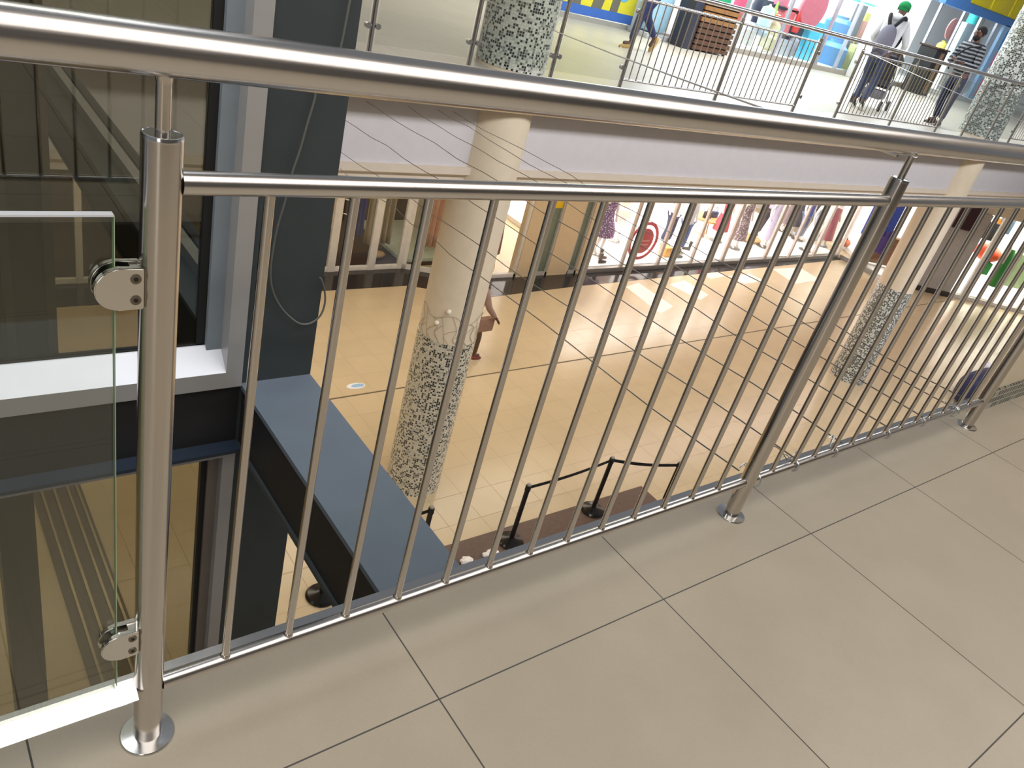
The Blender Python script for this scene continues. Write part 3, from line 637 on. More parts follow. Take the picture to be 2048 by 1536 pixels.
def shoe(x, y, z, m, label, yaw=0, boot=True, L=.24):
    mb = MB(); c, s = math.cos(yaw), math.sin(yaw)
    def W(u, v, w): return Vector((x + u * c - v * s, y + u * s + v * c, z + w))
    mb.tube([W(-.08, 0, .05), W(0, 0, .05), W(.08, 0, .035), W(.15, 0, .025), W(.17, 0, .02)], [.038, .042, .038, .03, .014], 12)
    if boot: mb.tube([W(-.06, 0, .05), W(-.06, 0, .14), W(-.065, 0, .26)], [.04, .04, .048], 12)
    mb.tube([W(-.08, 0, 0), W(-.08, 0, .04)], .02, 8)
    return tag(mb.build('boot' if boot else 'shoe', m), label, 'boot' if boot else 'shoe')
q = at(1207, 505, y=11.6); shoe(q.x, 11.6, zf, cm('dark_boot', (70, 60, 66), rough=.5), 'grey ankle boot on the white window floor at its left end')
q = at(1200, 520, y=11.35); shoe(q.x + .1, 11.38, zf, cm('dark_boot', (70, 60, 66)), 'grey ankle boot standing nearest the glass at the left end of the window')
q = at(1353, 515, y=11.5); shoe(q.x, 11.45, zf, cm('black_boot', (40, 36, 38), rough=.5), 'black ankle boot on the white floor below the jeans mannequin')
q = at(1382, 492, y=11.8); shoe(q.x, 11.9, zf, cm('black_boot', (40, 36, 38)), 'black high boot right of the jeans mannequin', 2.5)
q = at(1335, 500, y=11.6); tag(MB().box(q.x - .16, q.x + .1, 11.5, 11.75, zf, zf + .26, .02).build('gift_box', cm('amber_box', (214, 158, 84), rough=.5)), 'amber box at the foot of the red ring sign', 'box')
q = at(1690, 500, y=11.6); b = empty('pumpkin', (q.x, 11.7, zf), 'small orange pumpkin ornament beside the second post', 'ornament')
mb = MB()
for k in range(8): a = k * PI / 4; mb.ball((q.x + .07 * math.cos(a), 11.7 + .07 * math.sin(a), zf + .13), .13, .8, .8, .9)
mb.build('fruit', cm('pumpkin_orange', (196, 92, 40), rough=.6), b); MB().tube([(q.x, 11.7, zf + .22), (q.x + .03, 11.7, zf + .31)], [.025, .015], 8).build('stem', cm('stem_brown', (92, 70, 40)), b)

# ---- return wall and shops at the right end (direction uw)
uw = Vector((.834, -.552, 0)); W0 = Vector((23.95, 9.55, 0)); nw = Vector((-.552, -.834, 0))
def wbox(t0, t1, z0, z1, d0=0, d1=.2):
    c = W0 + uw * (t0 + t1) / 2 - nw * (d0 + d1) / 2; return MB().obox((c.x, c.y, (z0 + z1) / 2), uw * ((t1 - t0) / 2), nw * ((d1 - d0) / 2), Vector((0, 0, (z1 - z0) / 2)))
def wt(px, py, z=None):
    d = ROT @ Vector(((px - 1024) / F, (768 - py) / F, -1)); t = (W0 - CAM).dot(nw) / d.dot(nw); p = CAM + d * t; return (p - W0).dot(uw), p.z
rt = empty('shopfront', (24.0, 10.3, LOW), 'short glazed return closing the clothing shop beside the second post', 'shopfront')
MB().box(23.98, 24.04, 9.75, 11.1, LOW, LOW + .14).build('bottom_rail', cm('grey_bottom_rail', (0, 0, 0)), rt, smooth=False)
MB().box(24.0, 24.006, 9.75, 11.1, LOW + .14, -2.9).build('pane', 'glass_shop', rt, smooth=False)
struct('wall_far_return', MB().box(23.98, 24.06, 9.75, 11.15, -2.9, -1.2), 'warm_room')
struct('wall_far_header', wbox(.15, 9, -2.6, -1.2), 'cream')
t1, _ = wt(1845, 555); t2, _ = wt(1902, 572)
struct('wall_far_pier', wbox(t1 - .2, t2, LOW, -2.6, -.1, .3), cm('grey_plaster', (170, 164, 158), rough=.7))
struct('baseboard_far', wbox(t1 - .2, t2 + .02, LOW, LOW + .16, -.13, -.1), 'granite')
tp, zp = wt(1932, 434)
tag(wbox(tp - .35, tp + .25, zp - .35, zp + .9, -.14, -.1).build('poster', cm('maroon_poster', (52, 22, 26), rough=.4), smooth=False), 'dark maroon poster on the grey pier beside the far column', 'poster')
wr = empty('shopfront', (W0 + uw * (t2 + 2.5)) + Vector((0, 0, LOW)), 'bright white shop window with green and orange goods at the far right', 'shopfront')
wbox(t2, 12, LOW, LOW + .12, -.02, .1).build('bottom_rail', 'white_frame', wr, smooth=False)
for px in (1925, 1985, 2040):
    tt, _ = wt(px, 590 + (px - 1925) * .2); wbox(tt - .05, tt + .05, LOW, -2.6, 0, .08).build('mullion', 'white_frame', wr, smooth=False)
wbox(t2, 12, LOW + .1, -2.6, .03, .037).build('pane', 'glass_shop', wr, smooth=False)
struct('wall_far_back', wbox(-1, 13, LOW, -1.2, 3.2, 3.3), 'white_room')
struct('floor_far_shop', wbox(-.1, 13, LOW, LOW + .14, .1, 3.2), 'white_room')
w2 = empty('shopfront', W0 + uw * 1.2 + Vector((0, 0, LOW)), 'short shop window with blue and brown scarves between the second post and the far column', 'shopfront')
wbox(.15, t1 - .22, LOW, LOW + .35, -.02, .1).build('stall_riser', cm('grey_riser', (150, 146, 138), rough=.5), w2, smooth=False)
wbox(.15, .25, LOW, -2.6, 0, .1).build('stile', 'alu', w2, smooth=False)
def stock(px, py, dep, w, h, m, name, label, cat, shape='box'):
    d = ROT @ Vector(((px - 1024) / F, (768 - py) / F, -1)); t = (W0 - nw * dep - CAM).dot(nw) / d.dot(nw); p = CAM + d * t
    mb = MB()
    if shape == 'box': mb.obox(p, uw * w / 2, nw * .12, Vector((0, 0, h / 2)), .02)
    elif shape == 'cyl': mb.lathe((p.x, p.y, p.z - h / 2), [(w * .45, 0), (w / 2, .04), (w / 2, h * .8), (w * .35, h * .92), (w * .3, h)], 20)
    elif shape == 'ball': mb.ball(p, w / 2, 1, 1, h / w, 3)
    elif shape == 'cloth':
        for k in range(5): mb.obox(p + uw * (k - 2) * w / 5 + nw * .03 * (k % 2), uw * w / 9, nw * .05, Vector((0, 0, h / 2 - .05 * (k % 2))), .03)
    return tag(mb.build(name, m), label, cat)
stock(1766, 440, .3, .9, 1.1, cm('blue_scarf', (62, 84, 168), rough=.9), 'scarf', 'blue scarf hanging in the short shop window, upper one', 'scarf', 'cloth')
stock(1752, 480, .3, .9, .8, cm('violet_scarf', (88, 72, 136), rough=.9), 'scarf', 'violet scarf hanging in the short shop window, lower one', 'scarf', 'cloth')
stock(1768, 500, 1.0, 1.3, .9, cm('brown_bag', (124, 88, 62), rough=.8), 'travel_bag', 'brown travel bag behind the scarves', 'bag')
stock(1782, 430, .3, .22, 1.6, cm('rust_cloth', (176, 92, 52), rough=.8), 'scarf', 'rust orange scarf hanging just left of the far column', 'scarf', 'cloth')
stock(1975, 505, .9, .85, .55, cm('orange_goods', (232, 84, 36), rough=.6), 'beach_ball', 'bright orange inflatable on the white shelf at the far right', 'toy', 'ball')
stock(2003, 535, .3, .34, 1.25, cm('green_tube', (22, 120, 34), rough=.5), 'rolled_mat', 'bright green upright rolled mat in the far right shop', 'mat', 'cyl')
stock(1968, 535, .7, .3, .4, cm('leaf_green', (48, 150, 70), rough=.6), 'toy_box', 'small green box under the orange inflatable', 'box')
stock(1958, 452, .9, .4, .7, cm('olive_jar', (112, 112, 84), rough=.4), 'storage_jar', 'olive glass jar on the upper shelf of the far right shop', 'jar', 'cyl')
stock(1980, 462, .8, .3, .55, cm('black_item', (34, 38, 52), rough=.5), 'toy_box', 'black and white box on the upper shelf beside the olive jar', 'box')
stock(1990, 458, .8, .14, .7, cm('amber_item', (236, 166, 70), rough=.5), 'bottle', 'amber bottle between black box and blue packet', 'bottle', 'cyl')
stock(2012, 450, .8, .35, .5, cm('steel_blue', (104, 140, 168), rough=.5), 'packet', 'steel blue packet on the upper shelf at the far right', 'packet')
stock(2022, 420, .8, .6, .35, cm('dark_brown_box', (70, 48, 44), rough=.6), 'carton', 'dark brown carton near the right edge under the mid rail', 'box')
stock(2040, 425, .5, .35, .3, cm('pink_item', (226, 60, 96), rough=.6), 'carton', 'pink carton at the right edge under the mid rail', 'box')
stock(2030, 540, .9, .8, 1.1, cm('sage_panel', (150, 170, 124), rough=.6), 'display_board', 'sage green display board behind the green rolled mat', 'board')
stock(2012, 508, .2, .16, .6, cm('pale_pink_tube', (226, 200, 196), rough=.5), 'rolled_paper', 'pale pink roll above the green rolled mat', 'roll', 'cyl')

# ================================================================== STANCHIONS ON THE LOWER FLOOR
def stanchion(x, y, label):
    o = empty('barrier_post', (x, y, LOW), label, 'barrier post', 'black queue barrier posts')
    MB().lathe((x, y, LOW), [(.165, .004), (.17, .02), (.15, .045), (.06, .065), (.03, .075)], 36).build('base', cm('glossy_black', (16, 16, 16), rough=.22), o)
    MB().lathe((x, y, LOW), [(.03, .06), (.03, .84), (.036, .845), (.036, .91), (.03, .92)], 20).build('post', 'black', o)
    MB().lathe((x, y, LOW), [(.026, .92), (.026, .935), (.018, .945)], 16).build('cap', cm('grey_cap', (150, 142, 134), rough=.4), o)
SP = {'A': (5.5, 4.28), 'B': (7.0, 4.36), 'C': (7.93, 3.95), 'D': tuple(at(864, 1014, z=LOW + .93))[:2], 'E': (2.98, 4.36)}
stanchion(*SP['A'], 'black barrier post on the brown mat, left end of the visible belt'); stanchion(*SP['B'], 'black barrier post at the corner of the belt, middle of the brown mat')
stanchion(*SP['C'], 'black barrier post at the right end of the belt, by the bottom rail'); stanchion(*SP['D'], 'black barrier post half hidden by the steel beam at the nearer column foot')
stanchion(*SP['E'], 'black barrier post with domed base, left under the steel beam')
for a, b, lb in (('A', 'B', 'black retractable belt between the two front barrier posts'), ('B', 'C', 'black retractable belt running right from the corner barrier post'), ('D', 'E', 'black retractable belt from the column foot to the post under the beam')):
    p, q = Vector((*SP[a], LOW + .88)), Vector((*SP[b], LOW + .88)); d = (q - p).normalized(); p += d * .035; q -= d * .035
    mb = MB(); prev = None
    for k in range(9):
        t = k / 8; c = p.lerp(q, t) - Vector((0, 0, .03 * math.sin(PI * t))); n = Vector((-d.y, d.x, 0)) * .002
        rg = [mb.bm.verts.new(c + s * n + Vector((0, 0, h))) for s, h in ((-1, -.024), (1, -.024), (1, .024), (-1, .024))]
        if prev:
            for i in range(4): mb.bm.faces.new([prev[i], prev[(i + 1) % 4], rg[(i + 1) % 4], rg[i]])
        else: mb.bm.faces.new(rg[::-1])
        prev = rg
    mb.bm.faces.new(prev); tag(mb.build('barrier_belt', 'belt', smooth=False), lb, 'belt')
# crumpled white things on the mat
for k, (px, py, lb) in enumerate(((985, 1107, 'white crumpled tissue on the brown mat, right one'), (933, 1122, 'white crumpled tissue on the brown mat near the beam end'), (972, 1110, 'white crumpled tissue, smaller middle one on the brown mat'))):
    q = at(px, py, z=LOW + .04); mb = MB(); mb.ball((q.x, q.y, LOW + .045), .06 if k < 2 else .035, 1.3, 1, .7, 3)
    for v in mb.bm.verts: v.co += Vector((random.uniform(-1, 1), random.uniform(-1, 1), random.uniform(-.5, .5))) * .012
    tag(mb.build('crumpled_tissue', cm('tissue', (240, 232, 226), rough=.8), smooth=False), lb, 'tissue')
q = at(712, 772, z=LOW)
st = empty('floor_sticker', (q.x, q.y, LOW), 'oval blue and white sticker on the tan lower floor beside the nearer column', 'sticker')
MB().lathe((q.x, q.y, LOW), [(.14, .001), (.14, .003)], 30, 1.1, .55).build('backing', cm('sticker_white', (222, 226, 232)), st); MB().lathe((q.x + .03, q.y, LOW), [(.09, .003), (.09, .005)], 30, 1.2, .5).build('print', cm('sticker_blue', (150, 184, 214)), st)
# navy bag behind the third post
q = at(1968, 775, z=LOW + .3)
nb = empty('travel_bag', (q.x, q.y, LOW), 'navy padded bag with a white stripe low beside the third post', 'bag')
MB().box(q.x - 1.1, q.x + 1.1, q.y - .3, q.y + .3, LOW, LOW + .75, .22).build('body', cm('navy_nylon', (38, 44, 78), rough=.6), nb, sub=1)
MB().box(q.x + .1, q.x + .5, q.y - .32, q.y + .32, LOW + .05, LOW + .78, .1).build('stripe', cm('white_nylon', (226, 228, 232), rough=.5), nb, sub=1)

# ================================================================== UPPER SHOPS (opposite floor)
YU = 11.1
struct('wall_upper_back', MB().box(6, 34, 14.2, 14.4, 0, 4), 'white_room')
struct('wall_upper_left', MB().box(-12, 8.6, YU, YU + .2, 0, 4), 'cream')
struct('baseboard_upper', MB().box(-12, 13.0, YU - .03, YU, 0, .085), cm('grey_skirting', (150, 146, 140), rough=.4))
ban = empty('advert_board', (10.2, YU, .1), 'yellow and blue advertising board on the shopfront above the walking legs', 'board')
MB().box(8.6, 11.75, YU - .02, YU + .03, .1, .26).build('lower_band', cm('cobalt', (48, 96, 180), rough=.4), ban, smooth=False)
MB().box(8.6, 11.75, YU - .015, YU + .03, .26, 3).build('yellow_field', cm('banner_yellow', (216, 204, 36), rough=.4), ban, smooth=False)
for x0, x1, t in ((9.6, 9.85, .1), (10.1, 10.35, -.05), (10.62, 10.88, .12), (11.1, 11.3, .05)):
    MB().prism([(x0, .26), (x1, .26), (x1 + t, .9), (x0 + t, .9)], 'y', YU - .022, YU - .014).build('grey_shape', cm('banner_grey', (98, 96, 84), rough=.5), ban, smooth=False)
MB().tube([(11.38, YU - .016, .62), (11.38, YU - .022, .62)], .16, 24).build('blue_dot', cm('banner_sky', (98, 176, 226), rough=.5), ban)
uf = empty('shopfront', (18, YU, 0), 'bright white shopfront with slim silver mullions on the opposite upper floor', 'shopfront')
MB().box(13.0, 24.2, YU - .04, YU + .06, 0, .1).build('bottom_rail', cm('grey_sill', (150, 142, 132), rough=.4), uf, smooth=False)
for px, py in ((1465, 100), (1545, 112), (1630, 130), (1668, 140), (1725, 155)):
    x = at(px, py, y=YU).x; MB().box(x - .035, x + .035, YU - .02, YU + .05, .1, 3.6).build('mullion', cm('silver_mullion', (176, 174, 184), rough=.3, metal=.5), uf, smooth=False)
for x in (22.9, 24.3, 25.4, 26.5): MB().box(x - .03, x + .03, YU - .02, YU + .05, .1, 3.6).build('mullion', cm('silver_mullion', (0, 0, 0)), uf, smooth=False)
MB().box(13.0, 27, YU + .01, YU + .018, .1, 3.6).build('pane', 'glass_shop', uf, smooth=False)
struct('wall_upper_pier', MB().box(11.75, 13.0, YU, YU + .3, .085, 4), 'white_room')
struct('floor_upper_shop', MB().box(13, 34, YU + .06, 14.2, 0, .12), 'white_room')
sgn = empty('shop_sign', (26, YU - .1, 2.4), 'blue and yellow shop sign over the glass in the top right corner', 'sign')
MB().box(22.6, 30, YU - .2, YU - .02, 2.2, 3.4).build('board', cm('sign_blue', (72, 128, 200), rough=.4), sgn, smooth=False)
for x0, x1 in ((23.9, 25.1), (25.2, 26.4), (26.5, 27.3)): MB().box(x0, x1, YU - .22, YU - .2, 2.42, 3.2, .05).build('yellow_panel', cm('sign_yellow', (226, 208, 20), rough=.4), sgn)
# round white pier and waste bin
tag(MB().box(19.7, 20.75, 10.3, 11.05, 0, 4, .02).build('pier', cm('white_pier', (232, 230, 226), rough=.6)), 'pale square pier between the two shopfront bays, behind the waste bin', 'pillar')
c0 = at(1850, 176, y=10.2)
wbn = empty('waste_bin', (c0.x, c0.y + .25, 0), 'tall black and brown waste bin right of the person with the stroller', 'bin')
bx, by = c0.x, c0.y
MB().box(bx - .3, bx + .3, by, by + .5, 0, 1.15, .02).build('body', cm('bin_black', (30, 28, 30), rough=.4), wbn)
MB().box(bx - .02, bx + .14, by - .015, by, .05, 1.08).build('front_strip', cm('bin_bronze', (140, 112, 90), rough=.3, metal=.4), wbn, smooth=False)
MB().box(bx - .33, bx + .33, by - .03, by + .53, 1.15, 1.19).build('lid', cm('bin_brown', (66, 44, 34), rough=.4), wbn, smooth=False)
# slatted crate
cr = empty('slatted_crate', (12.95, 10.4, 0), 'brown slatted wooden planter crate beside the dark panel on the opposite floor', 'crate')
for k in range(9):
    z = .03 + k * .1
    c_ = 'crate_a' if k < 5 else 'crate_b'
    mcol = cm('crate_brown', (82, 50, 30), rough=.6, var=.25, scale=14) if k < 5 else cm('crate_tan', (134, 92, 48), rough=.6, var=.2, scale=14)
    MB().box(12.42, 13.5, 9.98, 10.02, z, z + .074).box(12.42, 13.5, 10.4, 10.44, z, z + .074).box(13.47, 13.5, 10.02, 10.4, z, z + .074).box(12.42, 12.45, 10.02, 10.4, z, z + .074).build('slat_row', mcol, cr, smooth=False)
for x in (12.46, 12.9, 13.42): MB().box(x, x + .05, 10.02, 10.05, .0, .93).build('batten', cm('crate_dark', (52, 32, 20), rough=.7), cr, smooth=False)
MB().box(12.46, 13.46, 10.03, 10.39, .02, .9).build('shade_core', cm('crate_dark', (0, 0, 0)), cr, smooth=False)  # solid dark core standing in for the shade behind the slat gaps
tag(MB().box(12.16, 12.4, 10.0, 10.4, 0, .98, .02).build('dark_panel', cm('ink_panel', (40, 42, 56), rough=.4)), 'dark blue-black cabinet immediately left of the slatted crate', 'cabinet')
q = at(1318, 40, y=10.7)
pb = empty('display_bag', (q.x, 10.7, 0), 'large pale blue plastic wrapped stack beside the walking legs', 'bag')
MB().box(q.x - .42, q.x + .14, 10.5, 10.95, .09, 1.0, .12).build('wrap', cm('pale_blue_film', (150, 186, 204), rough=.25), pb, sub=1)
MB().box(q.x - .46, q.x + .18, 10.45, 11.0, 0, .09, .01).build('pallet', cm('pallet_grey', (170, 172, 176), rough=.7), pb)
# goods in the upper window, one by one
def good(px, py, y, w, h, rgb, name, label, cat, shape='box', rough=.4, plinth=None):
    p = at(px, py, y=y); m = cm('good_%d_%d_%d' % rgb, rgb, rough=rough); mb = MB()
    if shape == 'box': mb.box(p.x - w / 2, p.x + w / 2, y - .1, y + .1, p.z - h / 2, p.z + h / 2, .015)
    elif shape == 'cyl': mb.lathe((p.x, y, p.z - h / 2), [(w * .42, 0), (w / 2, .03), (w / 2, h * .75), (w * .36, h * .88), (w * .2, h * .92), (w * .2, h)], 20)
    elif shape == 'ball': mb.ball((p.x, y, p.z), w / 2, 1, 1, h / w, 3)
    elif shape == 'cone': mb.lathe((p.x, y, p.z - h / 2), [(w / 2, 0), (w * .45, .03), (w * .1, h)], 20)
    elif shape == 'disc': mb.tube([(p.x, y - .015, p.z), (p.x, y + .015, p.z)], w / 2, 36)
    elif shape == 'pot': mb.lathe((p.x, y, p.z - h / 2), [(w * .3, 0), (w * .45, h * .1), (w / 2, h * .5), (w * .42, h * .8), (w * .44, h * .82), (w * .1, h * .92), (w * .05, h)], 22)
    if plinth:
        tag(MB().box(p.x - w / 2, p.x + w / 2, y - .12, y + .12, .12, p.z - h / 2, .005).build('display_block', cm('block_white', (232, 232, 234), rough=.5)), 'white display block under the ' + plinth, 'display block', 'white display blocks')
    return tag(mb.build(name, m), label, cat)
G = good
G(1445, 3, 11.5, .36, .36, (24, 160, 108), 'green_tub', 'green tub above the slatted crate', 'tub', 'cyl', plinth='green tub, behind the slatted crate')
G(1482, 10, 11.5, .3, .7, (222, 84, 122), 'pink_box', 'tall pink box right of the green tub', 'box', plinth='tall pink box')
G(1525, 14, 11.7, .5, .5, (38, 46, 66), 'kettle', 'dark navy kettle on the upper window shelf', 'kettle', 'pot')
G(1512, 38, 11.5, .22, .34, (24, 34, 60), 'flask', 'navy flask under the navy kettle', 'flask', 'cyl')
G(1533, 32, 11.25, .34, .5, (176, 210, 216), 'jug', 'pale aqua jug right of the navy flask', 'jug', 'pot')
G(1551, 20, 11.4, .16, .36, (158, 196, 92), 'funnel', 'lime green cone on the orange base', 'cone', 'cone')
G(1551, 33, 11.4, .26, .16, (228, 92, 58), 'bowl', 'orange bowl under the lime green cone', 'bowl', 'cyl')
G(1569, 38, 11.6, .42, .55, (220, 118, 126), 'salmon_box', 'salmon pink box beside the orange bowl', 'box')
G(1560, 6, 11.7, .4, .34, (206, 128, 150), 'rose_box', 'rose pink box at the top of the window', 'box')
G(1572, 18, 11.6, .9, .07, (44, 44, 58), 'shelf', 'dark shelf rail behind the goods, second bay', 'shelf')
G(1598, 10, 11.6, .22, .5, (232, 224, 228), 'bottle', 'white bottle on the upper shelf left of the red bottle', 'bottle', 'cyl')
G(1609, 8, 11.6, .24, .55, (222, 76, 84), 'bottle', 'red bottle on the upper shelf left of the red oval poster', 'bottle', 'cyl')
G(1585, 40, 11.6, .22, .5, (232, 204, 206), 'bottle', 'blush white bottle on the lower shelf', 'bottle', 'cyl')
G(1595, 42, 11.5, .22, .5, (224, 62, 62), 'bottle', 'bright red bottle on the lower shelf', 'bottle', 'cyl')
G(1607, 26, 11.7, .1, .9, (58, 58, 66), 'upright', 'dark shelf upright beside the red bottles', 'shelf')
G(1508, 52, 11.5, .34, .22, (190, 204, 220), 'pan', 'shiny steel pan at the left of the lower window', 'pan', 'pot', .2)
G(1520, 62, 11.5, .4, .2, (176, 190, 206), 'pan', 'second shiny steel pan below the first', 'pan', 'pot', .2)
G(1492, 74, 11.4, .34, .34, (198, 196, 196), 'toaster', 'pale toaster with dark slot low in the window', 'toaster')
G(1545, 62, 11.5, .3, .5, (214, 208, 168), 'canister', 'cream canister with a small dark knob', 'canister', 'cyl')
G(1531, 80, 11.4, .36, .32, (210, 206, 178), 'canister', 'cream lidded canister nearest the glass', 'canister', 'cyl')
G(1543, 86, 11.4, .3, .36, (222, 212, 166), 'canister', 'yellowish cream canister right of the lidded one', 'canister', 'cyl')
G(1582, 70, 11.6, .6, .42, (46, 48, 66), 'suitcase', 'navy suitcase low in the third bay', 'suitcase', plinth='navy suitcase')
G(1570, 96, 11.4, .42, .36, (168, 176, 188), 'basket', 'silver wire basket on the window floor', 'basket')
G(1585, 92, 11.35, .28, .42, (138, 142, 156), 'bin', 'small grey bin beside the wire basket', 'bin', 'cyl')
G(1600, 92, 11.9, .28, .7, (50, 54, 62), 'backpack', 'black backpack beside the cyan box', 'bag')
G(1620, 56, 11.6, .42, .28, (30, 176, 92), 'green_box', 'green box on top of the cyan box', 'box')
G(1617, 84, 11.5, .46, .95, (76, 188, 222), 'cyan_box', 'tall cyan box in the third bay', 'box')
G(1630, 14, 11.3, .95, .95, (196, 104, 122), 'oval_poster', 'big faded red oval poster hanging in the upper window', 'poster', 'disc')
G(1676, 60, 11.9, .8, .66, (44, 118, 178), 'storage_tub', 'blue storage tub, upper one of the stack', 'tub', 'cyl')
G(1662, 108, 11.6, .74, .7, (42, 124, 188), 'storage_tub', 'blue storage tub, lower one of the stack', 'tub', 'cyl')
G(1694, 24, 12.6, .5, .9, (198, 192, 176), 'roll', 'beige paper roll above the blue tubs', 'roll', 'cyl', plinth='beige paper roll')
G(1705, 60, 11.6, .22, 1.2, (60, 66, 84), 'case', 'slim dark case right of the blue tubs', 'case', plinth='slim dark case')
G(1712, 78, 11.8, .3, 1.3, (206, 196, 84), 'yellow_pack', 'yellow pack with a dark oval beside the slim dark case', 'packet')
G(1702, 118, 11.35, .34, .7, (206, 202, 128), 'yellow_pack', 'pale yellow pack low beside the blue tubs', 'packet')
G(1722, 58, 11.6, .3, .4, (206, 128, 118), 'terracotta_pot', 'terracotta box above the yellow pack', 'box')
G(1748, 12, 11.9, 2.4, .05, (70, 208, 200), 'shelf', 'turquoise shelf edge behind the person in the green cap', 'shelf')
G(1728, 92, 11.5, .4, .4, (150, 174, 190), 'pot', 'blue-grey cooking pot left of the backpack', 'pot', 'pot', .2)
G(1722, 115, 11.5, .5, .36, (166, 184, 196), 'pot', 'silver cooking pot below the blue-grey one', 'pot', 'pot', .2, plinth='silver cooking pot')
G(1740, 72, 11.6, .5, .5, (176, 208, 214), 'jug', 'pale aqua kettle left of the grey backpack', 'kettle', 'pot', .3)
G(1903, 58, 11.3, .55, 1.0, (208, 138, 138), 'oval_poster', 'smaller faded red oval poster by the pale pier', 'poster', 'disc')
G(1880, 100, 11.4, .3, .5, (226, 214, 90), 'bottle', 'yellow bottle right of the waste bin', 'bottle', 'cyl')
G(1872, 118, 11.4, .3, .5, (230, 224, 60), 'bottle', 'bright yellow bottle low beside the waste bin', 'bottle', 'cyl')
G(1862, 140, 11.4, .26, .3, (232, 122, 112), 'jar', 'coral jar low in the right bay', 'jar', 'cyl', plinth='coral jar')
G(1925, 80, 11.5, .8, .9, (192, 212, 224), 'appliance', 'pale blue appliance behind the head of the person in stripes', 'appliance', plinth='pale blue appliance')
G(1950, 44, 12.3, .5, .7, (204, 196, 158), 'roll', 'beige roll above the dark haired head', 'roll', 'cyl', plinth='beige roll by the far column')
G(1953, 24, 11.6, .3, .7, (64, 216, 208), 'tube', 'turquoise tube over the beige roll', 'tube', 'cyl')
dr = empty('display_stand', (at(1990, 120, y=10.9).x, 10.9, .1), 'tall blue framed drinks display with pink and white pictures left of the far column', 'display')
xb = at(2000, 62, y=10.9)
x0, x1 = at(1958, 165, y=10.9).x - .2, at(2030, 190, y=10.9).x
MB().box(x0, x1, 10.9, 11.0, .1, 2.25, .03).build('frame', cm('pale_blue_frame', (150, 188, 226), rough=.4), dr)
MB().box(x0 + .3, x1 - .1, 10.88, 10.9, 1.55, 2.1, .008).build('blue_picture', cm('picture_blue', (44, 132, 206)), dr)
MB().box(x0 + .3, x1 - .1, 10.88, 10.9, 1.1, 1.5, .008).build('pink_picture', cm('picture_pink', (226, 120, 160)), dr)
MB().box(x0 + .3, x1 - .1, 10.88, 10.9, .75, 1.05, .008).build('white_picture', cm('picture_white', (236, 226, 200)), dr)
MB().box(x0 + .3, x1 - .1, 10.88, 10.9, .2, .7, .008).build('red_picture', cm('picture_red', (216, 96, 100)), dr)

